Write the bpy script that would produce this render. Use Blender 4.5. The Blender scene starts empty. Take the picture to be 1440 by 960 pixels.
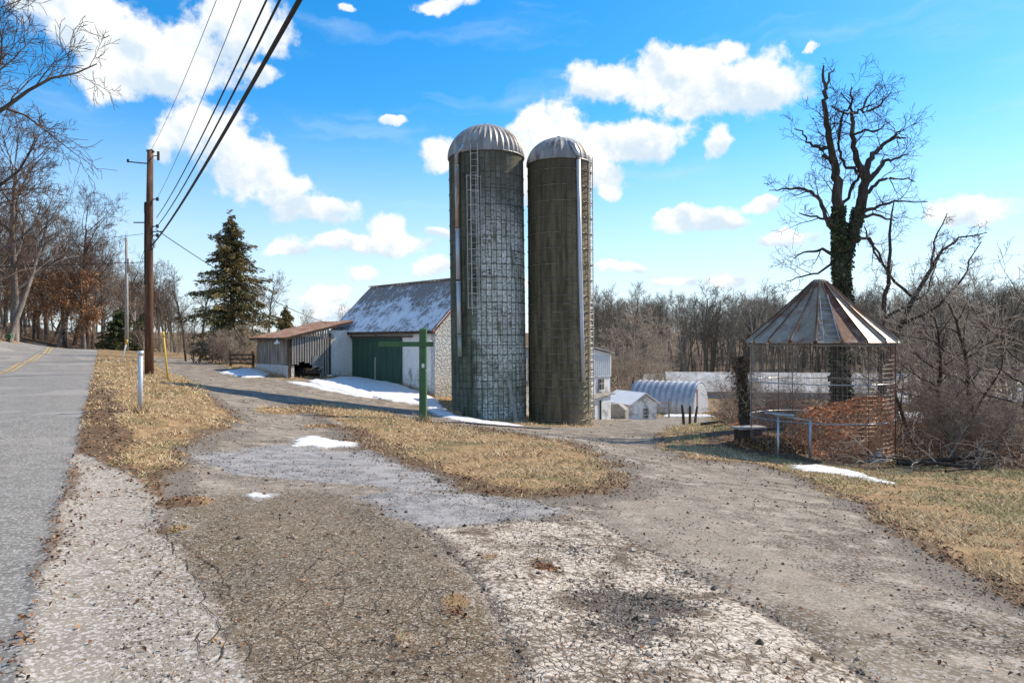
import bpy, math, random
import numpy as np
from mathutils import Vector, Matrix

random.seed(7)
RNG = np.random.default_rng(11)
SC = bpy.context.scene
COL = SC.collection
R = math.radians
EYE = 1.6
F = 960.0          # focal length of the 1440 px wide photograph, in pixels (24 mm lens)
SUN_AZ, SUN_EL = 60.0, 42.0   # degrees right of the view direction, degrees above the horizon


def P(u, v, Y):
    """world point at depth Y seen at photo pixel (u, v)"""
    return Vector(((u - 720) / F * Y, Y, EYE + (480 - v) / F * Y))


# ------------------------------------------------------------------ object helpers
def tag(o, label=None, cat=None, group=None, kind=None):
    if label: o['label'] = label
    if cat: o['category'] = cat
    if group: o['group'] = group
    if kind: o['kind'] = kind
    return o


def empty(name, loc=(0, 0, 0), rz=0.0, label=None, cat=None, group=None):
    o = bpy.data.objects.new(name, None)
    o.empty_display_size = 0.2
    COL.objects.link(o)
    o.location = loc
    o.rotation_euler = (0, 0, rz)
    return tag(o, label, cat, group)


def link(name, me, parent=None, material=None):
    o = bpy.data.objects.new(name, me)
    COL.objects.link(o)
    if material is not None and not me.materials:
        me.materials.append(material)
    if parent is not None:
        o.parent = parent
    return o


def np_mesh(name, verts, quads=None, tris=None, smooth=True):
    me = bpy.data.meshes.new(name)
    verts = np.asarray(verts, dtype=np.float32)
    nq = 0 if quads is None else len(quads)
    nt = 0 if tris is None else len(tris)
    idx = []
    tot = np.concatenate([np.full(nq, 4, np.int32), np.full(nt, 3, np.int32)])
    if nq: idx.append(np.asarray(quads, np.int32).ravel())
    if nt: idx.append(np.asarray(tris, np.int32).ravel())
    idx = np.concatenate(idx)
    me.vertices.add(len(verts)); me.vertices.foreach_set('co', verts.ravel())
    me.loops.add(len(idx)); me.loops.foreach_set('vertex_index', idx)
    me.polygons.add(nq + nt)
    st = np.zeros(nq + nt, np.int32); st[1:] = np.cumsum(tot)[:-1]
    me.polygons.foreach_set('loop_start', st)
    me.polygons.foreach_set('loop_total', tot)
    me.polygons.foreach_set('use_smooth', np.full(nq + nt, smooth))
    me.update(calc_edges=True)
    me.validate()
    return me


def set_attr(me, name, arr):
    """float colour attribute on points"""
    a = me.attributes.new(name, 'FLOAT_COLOR', 'POINT')
    a.data.foreach_set('color', np.asarray(arr, np.float32).ravel())


class MB:
    """collects shapes; build() links them as ONE mesh object"""
    def __init__(s): s.v = []; s.f = []
    def add(s, vs, fs):
        b = len(s.v); s.v += [tuple(x) for x in vs]; s.f += [tuple(i + b for i in f) for f in fs]; return s
    def box(s, c, d, rz=0.0, M=None):
        x, y, z = d[0] / 2, d[1] / 2, d[2] / 2
        vs = [Vector((a * x, b * y, e * z)) for a in (-1, 1) for b in (-1, 1) for e in (-1, 1)]
        m = M or Matrix.Rotation(rz, 3, 'Z')
        vs = [m @ v + Vector(c) for v in vs]
        return s.add(vs, [(0, 1, 3, 2), (4, 6, 7, 5), (0, 4, 5, 1), (2, 3, 7, 6), (0, 2, 6, 4), (1, 5, 7, 3)])
    def bar(s, p, q, w, h, up=(0, 0, 1)):
        p, q = Vector(p), Vector(q); d = (q - p); L = d.length; d.normalize()
        upv = Vector(up)
        if abs(d.dot(upv)) > .98: upv = Vector((0, 1, 0))
        a = d.cross(upv).normalized(); b = a.cross(d)
        m = Matrix((d, a, b)).transposed()
        return s.box((p + q) / 2, (L, w, h), M=m)
    def tube(s, pts, r, sides=8, caps=True):
        pts = [Vector(p) for p in pts]; n = len(pts)
        rs = r if hasattr(r, '__len__') else [r] * n
        rings = []
        for i, p in enumerate(pts):
            d = (pts[min(i + 1, n - 1)] - pts[max(i - 1, 0)]).normalized()
            up = Vector((0, 0, 1)) if abs(d.z) < .95 else Vector((0, 1, 0))
            a = d.cross(up).normalized(); b = a.cross(d)
            rings.append([p + (a * math.cos(2 * math.pi * k / sides) + b * math.sin(2 * math.pi * k / sides)) * rs[i] for k in range(sides)])
        fs = []
        for i in range(n - 1):
            for k in range(sides):
                k2 = (k + 1) % sides
                fs.append((i * sides + k, i * sides + k2, (i + 1) * sides + k2, (i + 1) * sides + k))
        if caps:
            fs.append(tuple(range(sides - 1, -1, -1))); fs.append(tuple((n - 1) * sides + k for k in range(sides)))
        return s.add([v for r_ in rings for v in r_], fs)
    def ring(s, R_, z, r, n=64, sides=6, a0=0.0, a1=2 * math.pi, cx=0, cy=0):
        full = abs(a1 - a0 - 2 * math.pi) < 1e-6
        m = n if full else n + 1
        vs, fs = [], []
        for i in range(m):
            a = a0 + (a1 - a0) * i / n
            for k in range(sides):
                t = 2 * math.pi * k / sides
                rr = R_ + r * math.cos(t)
                vs.append((cx + rr * math.sin(a), cy - rr * math.cos(a), z + r * math.sin(t)))
        for i in range(n if full else n):
            j = (i + 1) % m
            for k in range(sides):
                k2 = (k + 1) % sides
                fs.append((i * sides + k, j * sides + k, j * sides + k2, i * sides + k2))
        return s.add(vs, fs)
    def prism(s, outline, ax, depth):
        """outline = list of 3D points (planar), swept along vector ax*depth"""
        o = [Vector(p) for p in outline]; d = Vector(ax) * depth; n = len(o)
        fs = [tuple(range(n - 1, -1, -1)), tuple(range(n, 2 * n))]
        fs += [(i, (i + 1) % n, (i + 1) % n + n, i + n) for i in range(n)]
        return s.add(o + [p + d for p in o], fs)
    def lathe(s, prof, n=64, a0=0.0):
        vs, fs = [], []
        for (r, z) in prof:
            for i in range(n):
                a = a0 + 2 * math.pi * i / n
                vs.append((r * math.sin(a), -r * math.cos(a), z))
        for j in range(len(prof) - 1):
            for i in range(n):
                i2 = (i + 1) % n
                fs.append((j * n + i, j * n + i2, (j + 1) * n + i2, (j + 1) * n + i))
        return s.add(vs, fs)
    def quad(s, a, b, c, d): return s.add([a, b, c, d], [(0, 1, 2, 3)])
    def build(s, name, material, parent=None, smooth=False, off=None, bevel=0.0):
        me = bpy.data.meshes.new(name)
        vs = s.v if off is None else [(x - off[0], y - off[1], z - off[2]) for x, y, z in s.v]
        me.from_pydata(vs, [], s.f); me.update()
        me.materials.append(material)
        if smooth: me.polygons.foreach_set('use_smooth', [True] * len(me.polygons))
        o = link(name, me, parent)
        if bevel:
            b = o.modifiers.new('edge', 'BEVEL'); b.width = bevel; b.segments = 2; b.limit_method = 'ANGLE'
        return o


# ------------------------------------------------------------------ material helpers
class NT:
    def __init__(s, t): s.t = t
    def n(s, typ, **kw):
        x = s.t.nodes.new(typ)
        for k, v in kw.items(): setattr(x, k, v)
        return x
    def put(s, sock, v):
        if v is None: return
        if isinstance(v, bpy.types.NodeSocket): s.t.links.new(v, sock)
        elif hasattr(v, '__len__') and sock.type == 'RGBA' and len(v) == 3: sock.default_value = (*v, 1)
        else: sock.default_value = v
    def m(s, op, a, b=None, c=None, clamp=False):
        x = s.n('ShaderNodeMath', operation=op, use_clamp=clamp)
        s.put(x.inputs[0], a); s.put(x.inputs[1], b); s.put(x.inputs[2], c)
        return x.outputs[0]
    def vm(s, op, a, b=None):
        x = s.n('ShaderNodeVectorMath', operation=op)
        s.put(x.inputs[0], a); s.put(x.inputs[1], b)
        return x.outputs['Value'] if op in ('LENGTH', 'DOT_PRODUCT', 'DISTANCE') else x.outputs[0]
    def mix(s, f, a, b, blend='MIX'):
        x = s.n('ShaderNodeMix', data_type='RGBA', blend_type=blend)
        s.put(x.inputs[0], f); s.put(x.inputs[6], a); s.put(x.inputs[7], b)
        return x.outputs[2]
    def noise(s, vec, scale, detail=4, rough=.55, dist=0.0, color=False):
        x = s.n('ShaderNodeTexNoise')
        s.put(x.inputs['Vector'], vec); x.inputs['Scale'].default_value = scale
        x.inputs['Detail'].default_value = detail; x.inputs['Roughness'].default_value = rough
        x.inputs['Distortion'].default_value = dist
        return x.outputs[1 if color else 0]
    def voro(s, vec, scale, feature='F1', out=0, rand=1.0):
        x = s.n('ShaderNodeTexVoronoi', feature=feature)
        s.put(x.inputs['Vector'], vec); x.inputs['Scale'].default_value = scale
        x.inputs['Randomness'].default_value = rand
        return x.outputs[out]
    def ss(s, x, a, b, lo=0.0, hi=1.0, smooth=True):
        y = s.n('ShaderNodeMapRange', interpolation_type='SMOOTHSTEP' if smooth else 'LINEAR')
        s.put(y.inputs[0], x)
        y.inputs[1].default_value = a; y.inputs[2].default_value = b
        y.inputs[3].default_value = lo; y.inputs[4].default_value = hi
        return y.outputs[0]
    def ramp(s, f, stops):
        x = s.n('ShaderNodeValToRGB'); cr = x.color_ramp
        while len(cr.elements) > 1: cr.elements.remove(cr.elements[0])
        cr.elements[0].position = stops[0][0]; cr.elements[0].color = (*stops[0][1], 1)
        for p, c in stops[1:]:
            e = cr.elements.new(p); e.color = (*c, 1)
        s.put(x.inputs[0], f)
        return x.outputs[0]
    def scale(s, vec, k):
        return s.vm('MULTIPLY', vec, k)
    def sep(s, vec):
        x = s.n('ShaderNodeSeparateXYZ'); s.put(x.inputs[0], vec); return x.outputs
    def comb(s, x, y, z):
        c = s.n('ShaderNodeCombineXYZ'); s.put(c.inputs[0], x); s.put(c.inputs[1], y); s.put(c.inputs[2], z); return c.outputs[0]
    def bump(s, h, strength=.3, dist=.02, normal=None):
        b = s.n('ShaderNodeBump'); b.inputs['Strength'].default_value = strength
        b.inputs['Distance'].default_value = dist
        s.put(b.inputs['Height'], h)
        if normal is not None: s.put(b.inputs['Normal'], normal)
        return b.outputs[0]


def new_mat(name):
    ma = bpy.data.materials.new(name); ma.use_nodes = True
    t = ma.node_tree; t.nodes.clear()
    q = NT(t)
    out = q.n('ShaderNodeOutputMaterial'); bs = q.n('ShaderNodeBsdfPrincipled')
    t.links.new(bs.outputs[0], out.inputs[0])
    return ma, q, bs


def objco(q):
    return q.n('ShaderNodeTexCoord').outputs['Object']


def wpos(q):
    return q.n('ShaderNodeNewGeometry').outputs['Position']


def M(name, c1, c2=None, scale=6.0, rough=.8, metal=0.0, bump=.25, bscale=None, stretch=(1, 1, 1), spec=.3, detail=6, c3=None, s3=1.2, lo=.35, hi=.65, dist=.02):
    """weathered two- or three-tone surface"""
    ma, q, bs = new_mat(name)
    co = q.scale(objco(q), stretch)
    n1 = q.noise(co, scale, detail, .6)
    col = q.mix(q.ss(n1, lo, hi), c1, c2 or c1)
    if c3 is not None:
        n3 = q.noise(co, s3, 5, .65)
        col = q.mix(q.ss(n3, .5, .64), col, c3)
    q.put(bs.inputs['Base Color'], col)
    bs.inputs['Roughness'].default_value = rough
    bs.inputs['Metallic'].default_value = metal
    bs.inputs['Specular IOR Level'].default_value = spec
    if bump:
        n2 = q.noise(co, bscale or scale * 4, 5, .6)
        q.put(bs.inputs['Normal'], q.bump(n2, bump, dist))
    return ma


# ------------------------------------------------------------------ numpy noise
def _hash(ix, iy, seed):
    h = (ix.astype(np.int64) * 374761393 + iy.astype(np.int64) * 668265263 + seed * 974711) & 0xFFFFFFFF
    h = ((h ^ (h >> 13)) * 1274126177) & 0xFFFFFFFF
    return ((h ^ (h >> 16)) & 0xFFFFFF) / float(0xFFFFFF)


def vnoise(x, y, seed=0):
    ix, iy = np.floor(x), np.floor(y)
    fx, fy = x - ix, y - iy
    fx, fy = fx * fx * (3 - 2 * fx), fy * fy * (3 - 2 * fy)
    a = _hash(ix, iy, seed); b = _hash(ix + 1, iy, seed); c = _hash(ix, iy + 1, seed); d = _hash(ix + 1, iy + 1, seed)
    return (a + (b - a) * fx) * (1 - fy) + (c + (d - c) * fx) * fy


def fbm(x, y, scale=1.0, octv=4, seed=0):
    s, amp, t = 0.0, .5, 0.0
    for o in range(octv):
        s = s + amp * vnoise(x * scale, y * scale, seed + o * 17); t += amp
        scale *= 2.03; amp *= .55
    return s / t - .5      # about -0.5 .. 0.5


def sstep(x, a, b):
    t = np.clip((x - a) / (b - a), 0, 1)
    return t * t * (3 - 2 * t)


# ------------------------------------------------------------------ terrain
def road_z(Y):
    return np.interp(Y, [-60, 34, 45, 60, 75, 92, 120, 200, 400], [0, 0, .2, .5, .74, .45, -.3, -1, -1])


def road_right(Y):      # x of the road's right edge
    return -.5 - .602 * Y


ROAD_W = 9.2            # along x
_cp = []
for Y in (-40, -15, -5, 2, 7, 12.8, 20, 27, 34, 45, 60, 75, 92, 120, 200):
    for dx in ((0, -4.6, -9.2) if Y < 100 else (0,)): _cp.append((road_right(Y) + dx, Y, float(road_z(Y)) + (.05 if dx == -4.6 else 0)))
for Y in (10, 25, 40, 60, 75, 92):
    for dx, dz in ((-10.6, .5), (-14, 2.3), (-22, 3.9), (-45, 5.5)):
        _cp.append((road_right(Y) + dx, Y, float(road_z(Y)) + dz * (.6 if Y < 50 else 1)))
for u, v, Y in [(-60, 455, 125), (0, 464, 120), (50, 472, 120), (95, 483, 120), (40, 474, 108), (0, 468, 108), (90, 470, 150), (20, 455, 150), (-60, 445, 160), (200, 577, 15), (240, 540, 26), (225, 530, 32), (300, 590, 16), (400, 567, 27), (400, 600, 18.5), (400, 545, 36), (400, 640, 12.5),
                (400, 700, 8), (400, 800, 5), (300, 520, 45), (260, 510, 60), (450, 532, 43.5), (408, 533, 43.1), (358, 519, 46.4), (520, 560, 36), (590, 577, 35), (500, 575, 28),
                (565, 541, 42.3), (497, 529, 46.2), (612, 558, 40),
                (595, 592, 22), (500, 585, 21), (560, 640, 13), (640, 650, 12.5), (720, 690, 8.8), (640, 700, 8.2), (760, 640, 13.5),
                (860, 662, 11.5), (800, 622, 16), (700, 600, 19.5), (760, 601, 27), (800, 612, 24), (880, 625, 21), (880, 600, 32),
                (950, 600, 32), (930, 590, 40), (960, 590, 48), (950, 650, 15), (900, 690, 10), (1000, 700, 9), (1000, 800, 5.3),
                (1000, 900, 3.8), (1100, 660, 16), (1100, 640, 19), (1250, 656, 18.7), (1150, 652, 18.7), (1200, 700, 11.5), (1300, 700, 11.5),
                (1440, 720, 10), (1440, 800, 6.5), (1440, 900, 4.2), (1200, 800, 5.8), (1440, 660, 17), (1440, 622, 28), (1150, 612, 27),
                (1050, 605, 24), (690, 590, 32), (790, 600, 32.5), (640, 577, 34)]:
    p = P(u, v, Y); _cp.append(tuple(p))
_cp += [(10, 60, -4.9), (0, 65, -5), (20, 80, -5.2), (40, 60, -4.6), (60, 100, -5.2), (0, 100, -5), (30, 150, -5), (80, 150, -5), (-10, 70, -2.5), (-5, 52, -2.5),
        (-20, 60, -.5), (-30, 80, -.4), (-20, 100, -1.5), (-45, 130, -.6), (4, 42, -3.1), (7.5, 50, -4.1), (25, 40, -3.6), (40, 30, -2.6), (25, 15, -1.8),
        (0, -12, .1), (12, -8, 0), (10, 0, -.3), (15, 5, -.8), (0, 0, 0), (1.5, 3, -.02), (-1, 3.2, 0), (150, 150, -4), (150, 60, -3),
        (60, 260, 2), (160, 260, 3), (0, 260, 0), (-100, 260, 2), (-200, 150, 5), (250, 150, 2), (0, 600, 8), (400, 500, 9), (-400, 500, 9),
        (500, 0, 2), (-500, 0, 6), (0, -400, 2), (1500, 1500, 14), (-1500, 1500, 14), (0, 1800, 14), (1500, -1500, 5), (-1500, -1500, 5)]
_cp = np.array(_cp)
_S = 20.0


def _phi(d2):
    return .5 * d2 * np.log(d2 + 1e-9)


def _fit():
    X = _cp[:, :2] / _S; n = len(X)
    d2 = ((X[:, None] - X[None]) ** 2).sum(-1)
    K = _phi(d2) + np.eye(n) * .012
    Pm = np.hstack([np.ones((n, 1)), X])
    A = np.block([[K, Pm], [Pm.T, np.zeros((3, 3))]])
    return np.linalg.solve(A, np.concatenate([_cp[:, 2], np.zeros(3)]))


_w = _fit()


def base_h(X, Y):
    X = np.asarray(X, float); Y = np.asarray(Y, float)
    sh = X.shape; q = np.stack([X.ravel(), Y.ravel()], 1) / _S
    out = np.empty(len(q))
    for i in range(0, len(q), 20000):
        b = q[i:i + 20000]
        d2 = ((b[:, None] - _cp[None, :, :2] / _S) ** 2).sum(-1)
        out[i:i + 20000] = _phi(d2) @ _w[:-3] + _w[-3] + b @ _w[-2:]
    return out.reshape(sh)


def hit(u, v):
    """where the photo pixel's sight line first meets the terrain"""
    Ys = np.exp(np.linspace(math.log(1.5), math.log(400), 700))
    X = (u - 720) / F * Ys; Z = EYE + (480 - v) / F * Ys
    d = Z - base_h(X, Ys)
    i = int(np.argmax(d < 0)) if (d < 0).any() else len(Ys) - 1
    if i > 0:
        t = d[i - 1] / (d[i - 1] - d[i] + 1e-12); y = Ys[i - 1] + t * (Ys[i] - Ys[i - 1])
    else: y = Ys[0]
    return ((u - 720) / F * y, y)


def sdf(X, Y, poly):
    """signed distance to polygon, positive inside"""
    X = np.asarray(X, float); Y = np.asarray(Y, float)
    d = np.full(X.shape, 1e9); ins = np.zeros(X.shape, bool)
    n = len(poly)
    for i in range(n):
        ax, ay = poly[i]; bx, by = poly[(i + 1) % n]
        ex, ey = bx - ax, by - ay
        t = np.clip(((X - ax) * ex + (Y - ay) * ey) / (ex * ex + ey * ey + 1e-12), 0, 1)
        d = np.minimum(d, (X - ax - t * ex) ** 2 + (Y - ay - t * ey) ** 2)
        c = ((ay > Y) != (by > Y)) & (X < (bx - ax) * (Y - ay) / (by - ay + 1e-12) + ax)
        ins ^= c
    d = np.sqrt(d)
    return np.where(ins, d, -d)


def W(px):
    return [hit(u, v) for u, v in px]


Z_drive = W([(222, 700), (262, 640), (300, 612), (345, 590), (330, 580), (300, 560), (285, 542), (240, 527), (222, 513), (214, 503)]) \
    + [(-28, 75), (-25, 75)] + W([(285, 508), (330, 522), (408, 534), (458, 533), (497, 530), (565, 542), (612, 558), (636, 578), (690, 590), (745, 598), (833, 600)]) \
    + [(4.2, 38), (6.5, 47), (9.5, 54), (14, 58), (16, 56), (13.5, 46), (11, 38), (8, 33)] + W([(925, 612), (925, 630), (960, 645), (1050, 652), (1100, 664), (1180, 697), (1260, 752), (1350, 812), (1440, 862)]) \
    + [(5, 2.5), (9, -6), (-1, -12), (3, -12), (-2, 0), (-1.9, 3.2)]
Z_verge = W([(415, 572), (450, 567), (540, 578), (600, 594), (720, 609), (820, 628), (876, 655), (888, 682), (850, 697), (790, 703), (650, 692), (610, 668), (530, 635), (480, 602)])
Z_shoulder = W([(110, 640), (180, 665), (222, 700), (240, 755), (292, 850), (340, 930), (356, 959)]) + [(-.9, 2.2), (-.6, -3), (-1.2, -8), (3.0, -8), (1.3, -3), (-1.3, 1.6)] + [(-2.0, 2.6)]
Z_brown = W([(250, 760), (240, 715), (300, 700), (380, 690), (470, 697), (545, 722), (598, 745), (640, 795), (690, 870), (735, 959)]) + [(.05, 2.2), (.3, -3), (-.6, -3), (-1.2, 2.2)] + W([(352, 959), (292, 850)])
Z_white = W([(600, 742), (700, 733), (830, 727), (880, 752), (960, 788), (1040, 840), (1130, 890), (1230, 959)]) + [(1.4, 2.0), (.1, 2.0)] + W([(740, 959), (725, 900), (680, 820)])
Z_blue1 = W([(262, 641), (400, 628), (520, 638), (612, 666), (640, 692), (560, 690), (430, 677), (330, 665)])
Z_blue2 = W([(508, 702), (560, 690), (650, 694), (790, 714), (755, 732), (608, 743), (545, 726)])
Z_lane_pale = W([(840, 700), (920, 690), (1010, 730), (1120, 790), (1240, 860), (1330, 900), (1240, 900), (1100, 850), (960, 775), (880, 745)])
Z_crib = [(9.3 + 3.4 * math.cos(a), 21.2 + 3.8 * math.sin(a)) for a in np.linspace(0, 6.28, 14)[:-1]]
Z_brush = W([(1250, 655), (1300, 650), (1440, 665)]) + [(30, 14), (40, 30), (22, 36), (12, 30)]
Z_stain = [(hit(870, 835), .16), (hit(800, 770), .12), (hit(920, 835), .14), (hit(960, 800), .12), (hit(900, 880), .08), (hit(765, 765), .08)]
Z_tuft = [(hit(690, 782), .10), (hit(640, 850), .07), (hit(560, 905), .03), (hit(250, 745), .14), (hit(262, 705), .22), (hit(400, 578), .8), (hit(455, 600), .5), (hit(330, 890), .03)]
Z_rust = [(hit(765, 795), .14), (hit(690, 785), .04), (hit(640, 862), .03)]


def masks(X, Y):
    X = np.asarray(X, float); Y = np.asarray(Y, float)
    r = np.sqrt(X * X + Y * Y)
    j = fbm(X, Y, 1.1, 5, 3) * .9 + fbm(X, Y, 5.0, 3, 8) * .25
    jf = fbm(X, Y, 3.5, 4, 21) * .35
    e = np.clip(r * .02, .05, .6)
    def mk(poly, amp=1.0, soft=1.6):
        return sstep(sdf(X, Y, poly) + j * amp * np.clip(r * .09, .25, 1.2), -e * soft, e * soft)
    lat = (X - road_right(Y))
    road = sstep(-lat + jf * .5 + .1, -.15, .15) * sstep(lat + ROAD_W + jf * .5, -.2, .2) * (Y < 97)
    drive = mk(Z_drive, .8)
    verge = mk(Z_verge, 1.3)
    drive = np.clip(drive - verge, 0, 1)
    sh = mk(Z_shoulder, .45, 2)
    br = mk(Z_brown, .8, 4.5)
    wh = mk(Z_white, .8, 4.5)
    b1 = np.maximum(mk(Z_blue1, .8, 2.5), mk(Z_blue2, .8, 2.5))
    tuft = np.zeros(X.shape)
    for (c, rad) in Z_tuft: tuft = np.maximum(tuft, sstep(rad - np.hypot(X - c[0], (Y - c[1]) * .6) + j * .22, -.08, .12))
    drive, sh, br, wh, b1 = [a * (1 - tuft) for a in (drive, sh, br, wh, b1)]
    pale = mk(Z_lane_pale, .8, 4)
    lit = np.maximum(mk(Z_crib, 1), mk(Z_brush, 1))
    left = np.maximum(sstep(-(lat + ROAD_W), .2, 1.5), (Y > 97) * sstep(-lat, -2, 1))
    far = sstep(r, 85, 110) * sstep(X, -25, 0)
    lit = np.maximum.reduce([lit, left, far])
    st = np.zeros(X.shape)
    for (c, rad) in Z_stain:
        st = np.maximum(st, sstep(rad - np.hypot(X - c[0], (Y - c[1]) * .8) + j * .8, -.45, .5))
    rim = sstep(.06 - np.abs(sdf(X, Y, Z_white) + j * .1) + jf * .25, -.06, .08) * (r < 20)  # edge shadow of the raised lane, painted dark round the white patch
    rim = np.maximum(rim, .8 * sstep(.05 - np.abs(np.maximum(sdf(X, Y, Z_blue1), sdf(X, Y, Z_blue2)) + j * .25) + jf * .3, -.06, .1) * (r < 22))  # matching dark line round the blue-grey patches
    st = np.maximum(st, rim * .62)
    rust = np.zeros(X.shape)
    for (c, rad) in Z_rust:
        rust = np.maximum(rust, sstep(rad - np.hypot(X - c[0], (Y - c[1])) + j * .25, -.1, .15))
    # dirty grass edge along drives and road
    grass = np.clip(1 - np.maximum.reduce([road, drive, sh, br, wh, b1]), 0, 1)
    edge = sstep(.75 - np.abs(sdf(X, Y, Z_verge)) + j * 1.0, 0, .6)
    edge = np.maximum(edge, sstep(.95 - np.abs(lat - .35) + j * .9, 0, .6))
    edge = np.maximum(edge, sstep(.5 - np.abs(sdf(X, Y, Z_drive)) + j * .6, 0, .5) * (Y < 25))
    edge = edge * np.clip(1.15 - (r - 12) / 30, .25, 1)
    hard = np.maximum.reduce([road, drive, sh, br, wh, b1])
    return dict(road=road, drive=drive, sh=sh, br=br, wh=wh, bl=b1, pale=pale, lit=lit, st=st, rust=rust, grass=grass, edge=edge, hard=hard, verge=verge)


def height(X, Y, m=None):
    X = np.asarray(X, float); Y = np.asarray(Y, float)
    if m is None: m = masks(X, Y)
    h = base_h(X, Y)
    g = m['grass']
    h = h + g * (.03 + fbm(X, Y, 1.3, 4, 31) * .10 + fbm(X, Y, 7, 2, 37) * .03)
    h = h + m['bl'] * .02 - m['wh'] * .012 - m['st'] * .02
    h = h + (m['drive'] + m['wh'] + m['br']).clip(0, 1) * (fbm(X, Y, .8, 3, 41) * .08 + fbm(X, Y, 6, 2, 43) * .012)
    return h


def hz(x, y):
    return float(height(np.array([x]), np.array([y]))[0])

# ================================================================== GROUND
def ground_material():
    ma, q, bs = new_mat('ground')
    pos = wpos(q)
    def at(name):
        a = q.n('ShaderNodeAttribute', attribute_name=name); s = q.n('ShaderNodeSeparateColor')
        q.put(s.inputs[0], a.outputs['Color']); return list(s.outputs) + [a.outputs['Alpha']]
    z1, z2, z3 = at('zone_a'), at('zone_b'), at('zone_c')
    road, sh, br, wh = z1; bl, drive, grass, lit = z2; st, rust, edge, pale = z3
    nb = q.noise(pos, .45, 4, .6); nm = q.noise(pos, 2.6, 5, .62); nf = q.noise(pos, 26, 4, .65); spk = q.noise(pos, 85, 3, .7)
    spc = q.voro(pos, 55, 'F1', 1)                       # coloured aggregate chips
    chip = q.sep(spc)[0]
    sp = q.ss(spk, .38, .62)
    def soft(w, k=.45): return q.ss(q.m('ADD', w, q.m('MULTIPLY', q.m('SUBTRACT', nm, .5), k)), .3, .7)
    def softf(w, k=.9): return q.ss(q.m('ADD', w, q.m('MULTIPLY', q.m('SUBTRACT', nf, .5), k)), .34, .66)
    # grass soil and thatch
    c_grass = q.mix(q.ss(nm, .35, .65), (.27, .165, .08), (.44, .29, .145))
    c_grass = q.mix(q.ss(q.noise(pos, .9, 5, .6), .5, .68), c_grass, (.17, .15, .06))
    c_grass = q.mix(q.m('MULTIPLY', sp, .6), c_grass, (.10, .07, .04))
    c_grass = q.mix(q.m('MULTIPLY', softf(edge), .85), c_grass, q.mix(sp, (.07, .045, .028), (.16, .105, .065)))
    c_lit = q.mix(q.ss(nf, .35, .65), (.085, .05, .03), (.20, .125, .075))
    c_lit = q.mix(q.ss(nb, .45, .65), c_lit, (.13, .10, .055))
    col = q.mix(soft(lit), c_grass, c_lit)
    # lane / driveway of worn tar and mud
    nl = q.noise(q.vm('MULTIPLY', pos, (1, 1, 1)), 1.1, 7, .68, .6)
    c_dr = q.mix(q.ss(nl, .40, .60), (.235, .192, .14), (.105, .078, .05))
    c_dr = q.mix(q.ss(nm, .5, .68), c_dr, (.36, .305, .24))
    c_dr = q.mix(q.m('MULTIPLY', q.ss(nf, .45, .7), .6), c_dr, (.085, .075, .068))
    c_dr = q.mix(q.m('MULTIPLY', q.ss(chip, .62, .8), .5), c_dr, (.45, .42, .39))
    c_dr = q.mix(q.m('MULTIPLY', soft(pale, 1.5), q.ss(nl, .40, .62, .05, .85)), c_dr, q.mix(sp, (.40, .345, .28), (.21, .172, .13)))
    c_dr = q.mix(q.m('MULTIPLY', softf(edge, 1.3), .8), c_dr, q.mix(sp, (.10, .085, .07), (.20, .17, .14)))
    col = q.mix(softf(drive), col, c_dr)
    # blue-grey patched tar
    c_bl = q.mix(q.ss(nm, .4, .62), (.36, .335, .31), (.17, .16, .15))
    c_bl = q.mix(q.m('MULTIPLY', q.ss(chip, .55, .75), .6), c_bl, (.50, .50, .51))
    c_bl = q.mix(q.m('MULTIPLY', sp, .5), c_bl, (.07, .075, .08))
    # brown worn asphalt
    dv = q.vm('ADD', pos, q.scale(q.noise(pos, 3.0, 3, .6, color=True), (.22, .22, .22)))
    crk = q.voro(dv, 8.0, 'DISTANCE_TO_EDGE'); crk2 = q.voro(dv, 20.0, 'DISTANCE_TO_EDGE'); crk3 = q.voro(dv, 2.3, 'DISTANCE_TO_EDGE')
    c_br = q.mix(q.ss(nm, .35, .65), (.20, .145, .092), (.29, .22, .148))
    c_br = q.mix(q.m('MULTIPLY', q.ss(nb, .50, .66), .6), c_br, (.185, .14, .06))
    c_br = q.mix(q.m('MULTIPLY', q.ss(q.noise(pos, .8, 4, .6), .52, .66), .55), c_br, (.125, .115, .085))
    c_br = q.mix(q.m('MULTIPLY', q.ss(chip, .55, .8), .8), c_br, (.52, .45, .36))
    c_br = q.mix(q.m('MULTIPLY', sp, .85), c_br, (.05, .036, .024))
    fine = q.m('MULTIPLY', q.ss(crk2, .0, .06, 1, 0), q.ss(nm, .36, .52))
    c_br = q.mix(q.m('MULTIPLY', fine, .9), c_br, (.035, .026, .02))
    c_br = q.mix(q.m('MULTIPLY', q.ss(crk3, .0, .016, 1, 0), q.ss(nm, .38, .55)), c_br, (.03, .025, .02))
    col = q.mix(softf(br), col, c_br)
    col = q.mix(softf(bl), col, c_bl)
    # white crazed tar
    c_wh = q.mix(q.ss(nm, .38, .66), (.64, .565, .47), (.46, .39, .305))
    c_wh = q.mix(q.m('MULTIPLY', q.ss(chip, .6, .85), .5), c_wh, (.30, .27, .24))
    wcr = q.m('MAXIMUM', q.ss(crk, .0, .05, 1, 0), q.m('MULTIPLY', q.ss(crk2, .0, .10, 1, 0), q.ss(nb, .36, .62)))
    c_wh = q.mix(q.m('MULTIPLY', wcr, q.ss(nf, .30, .50)), c_wh, (.075, .06, .048))
    c_wh = q.mix(q.m('MULTIPLY', q.ss(nf, .46, .60), .85), c_wh, (.19, .14, .095))
    c_wh = q.mix(q.ss(q.m('ADD', q.m('MULTIPLY', nm, .7), q.m('MULTIPLY', nf, .3)), .50, .60), c_wh, (.135, .10, .068))
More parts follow.
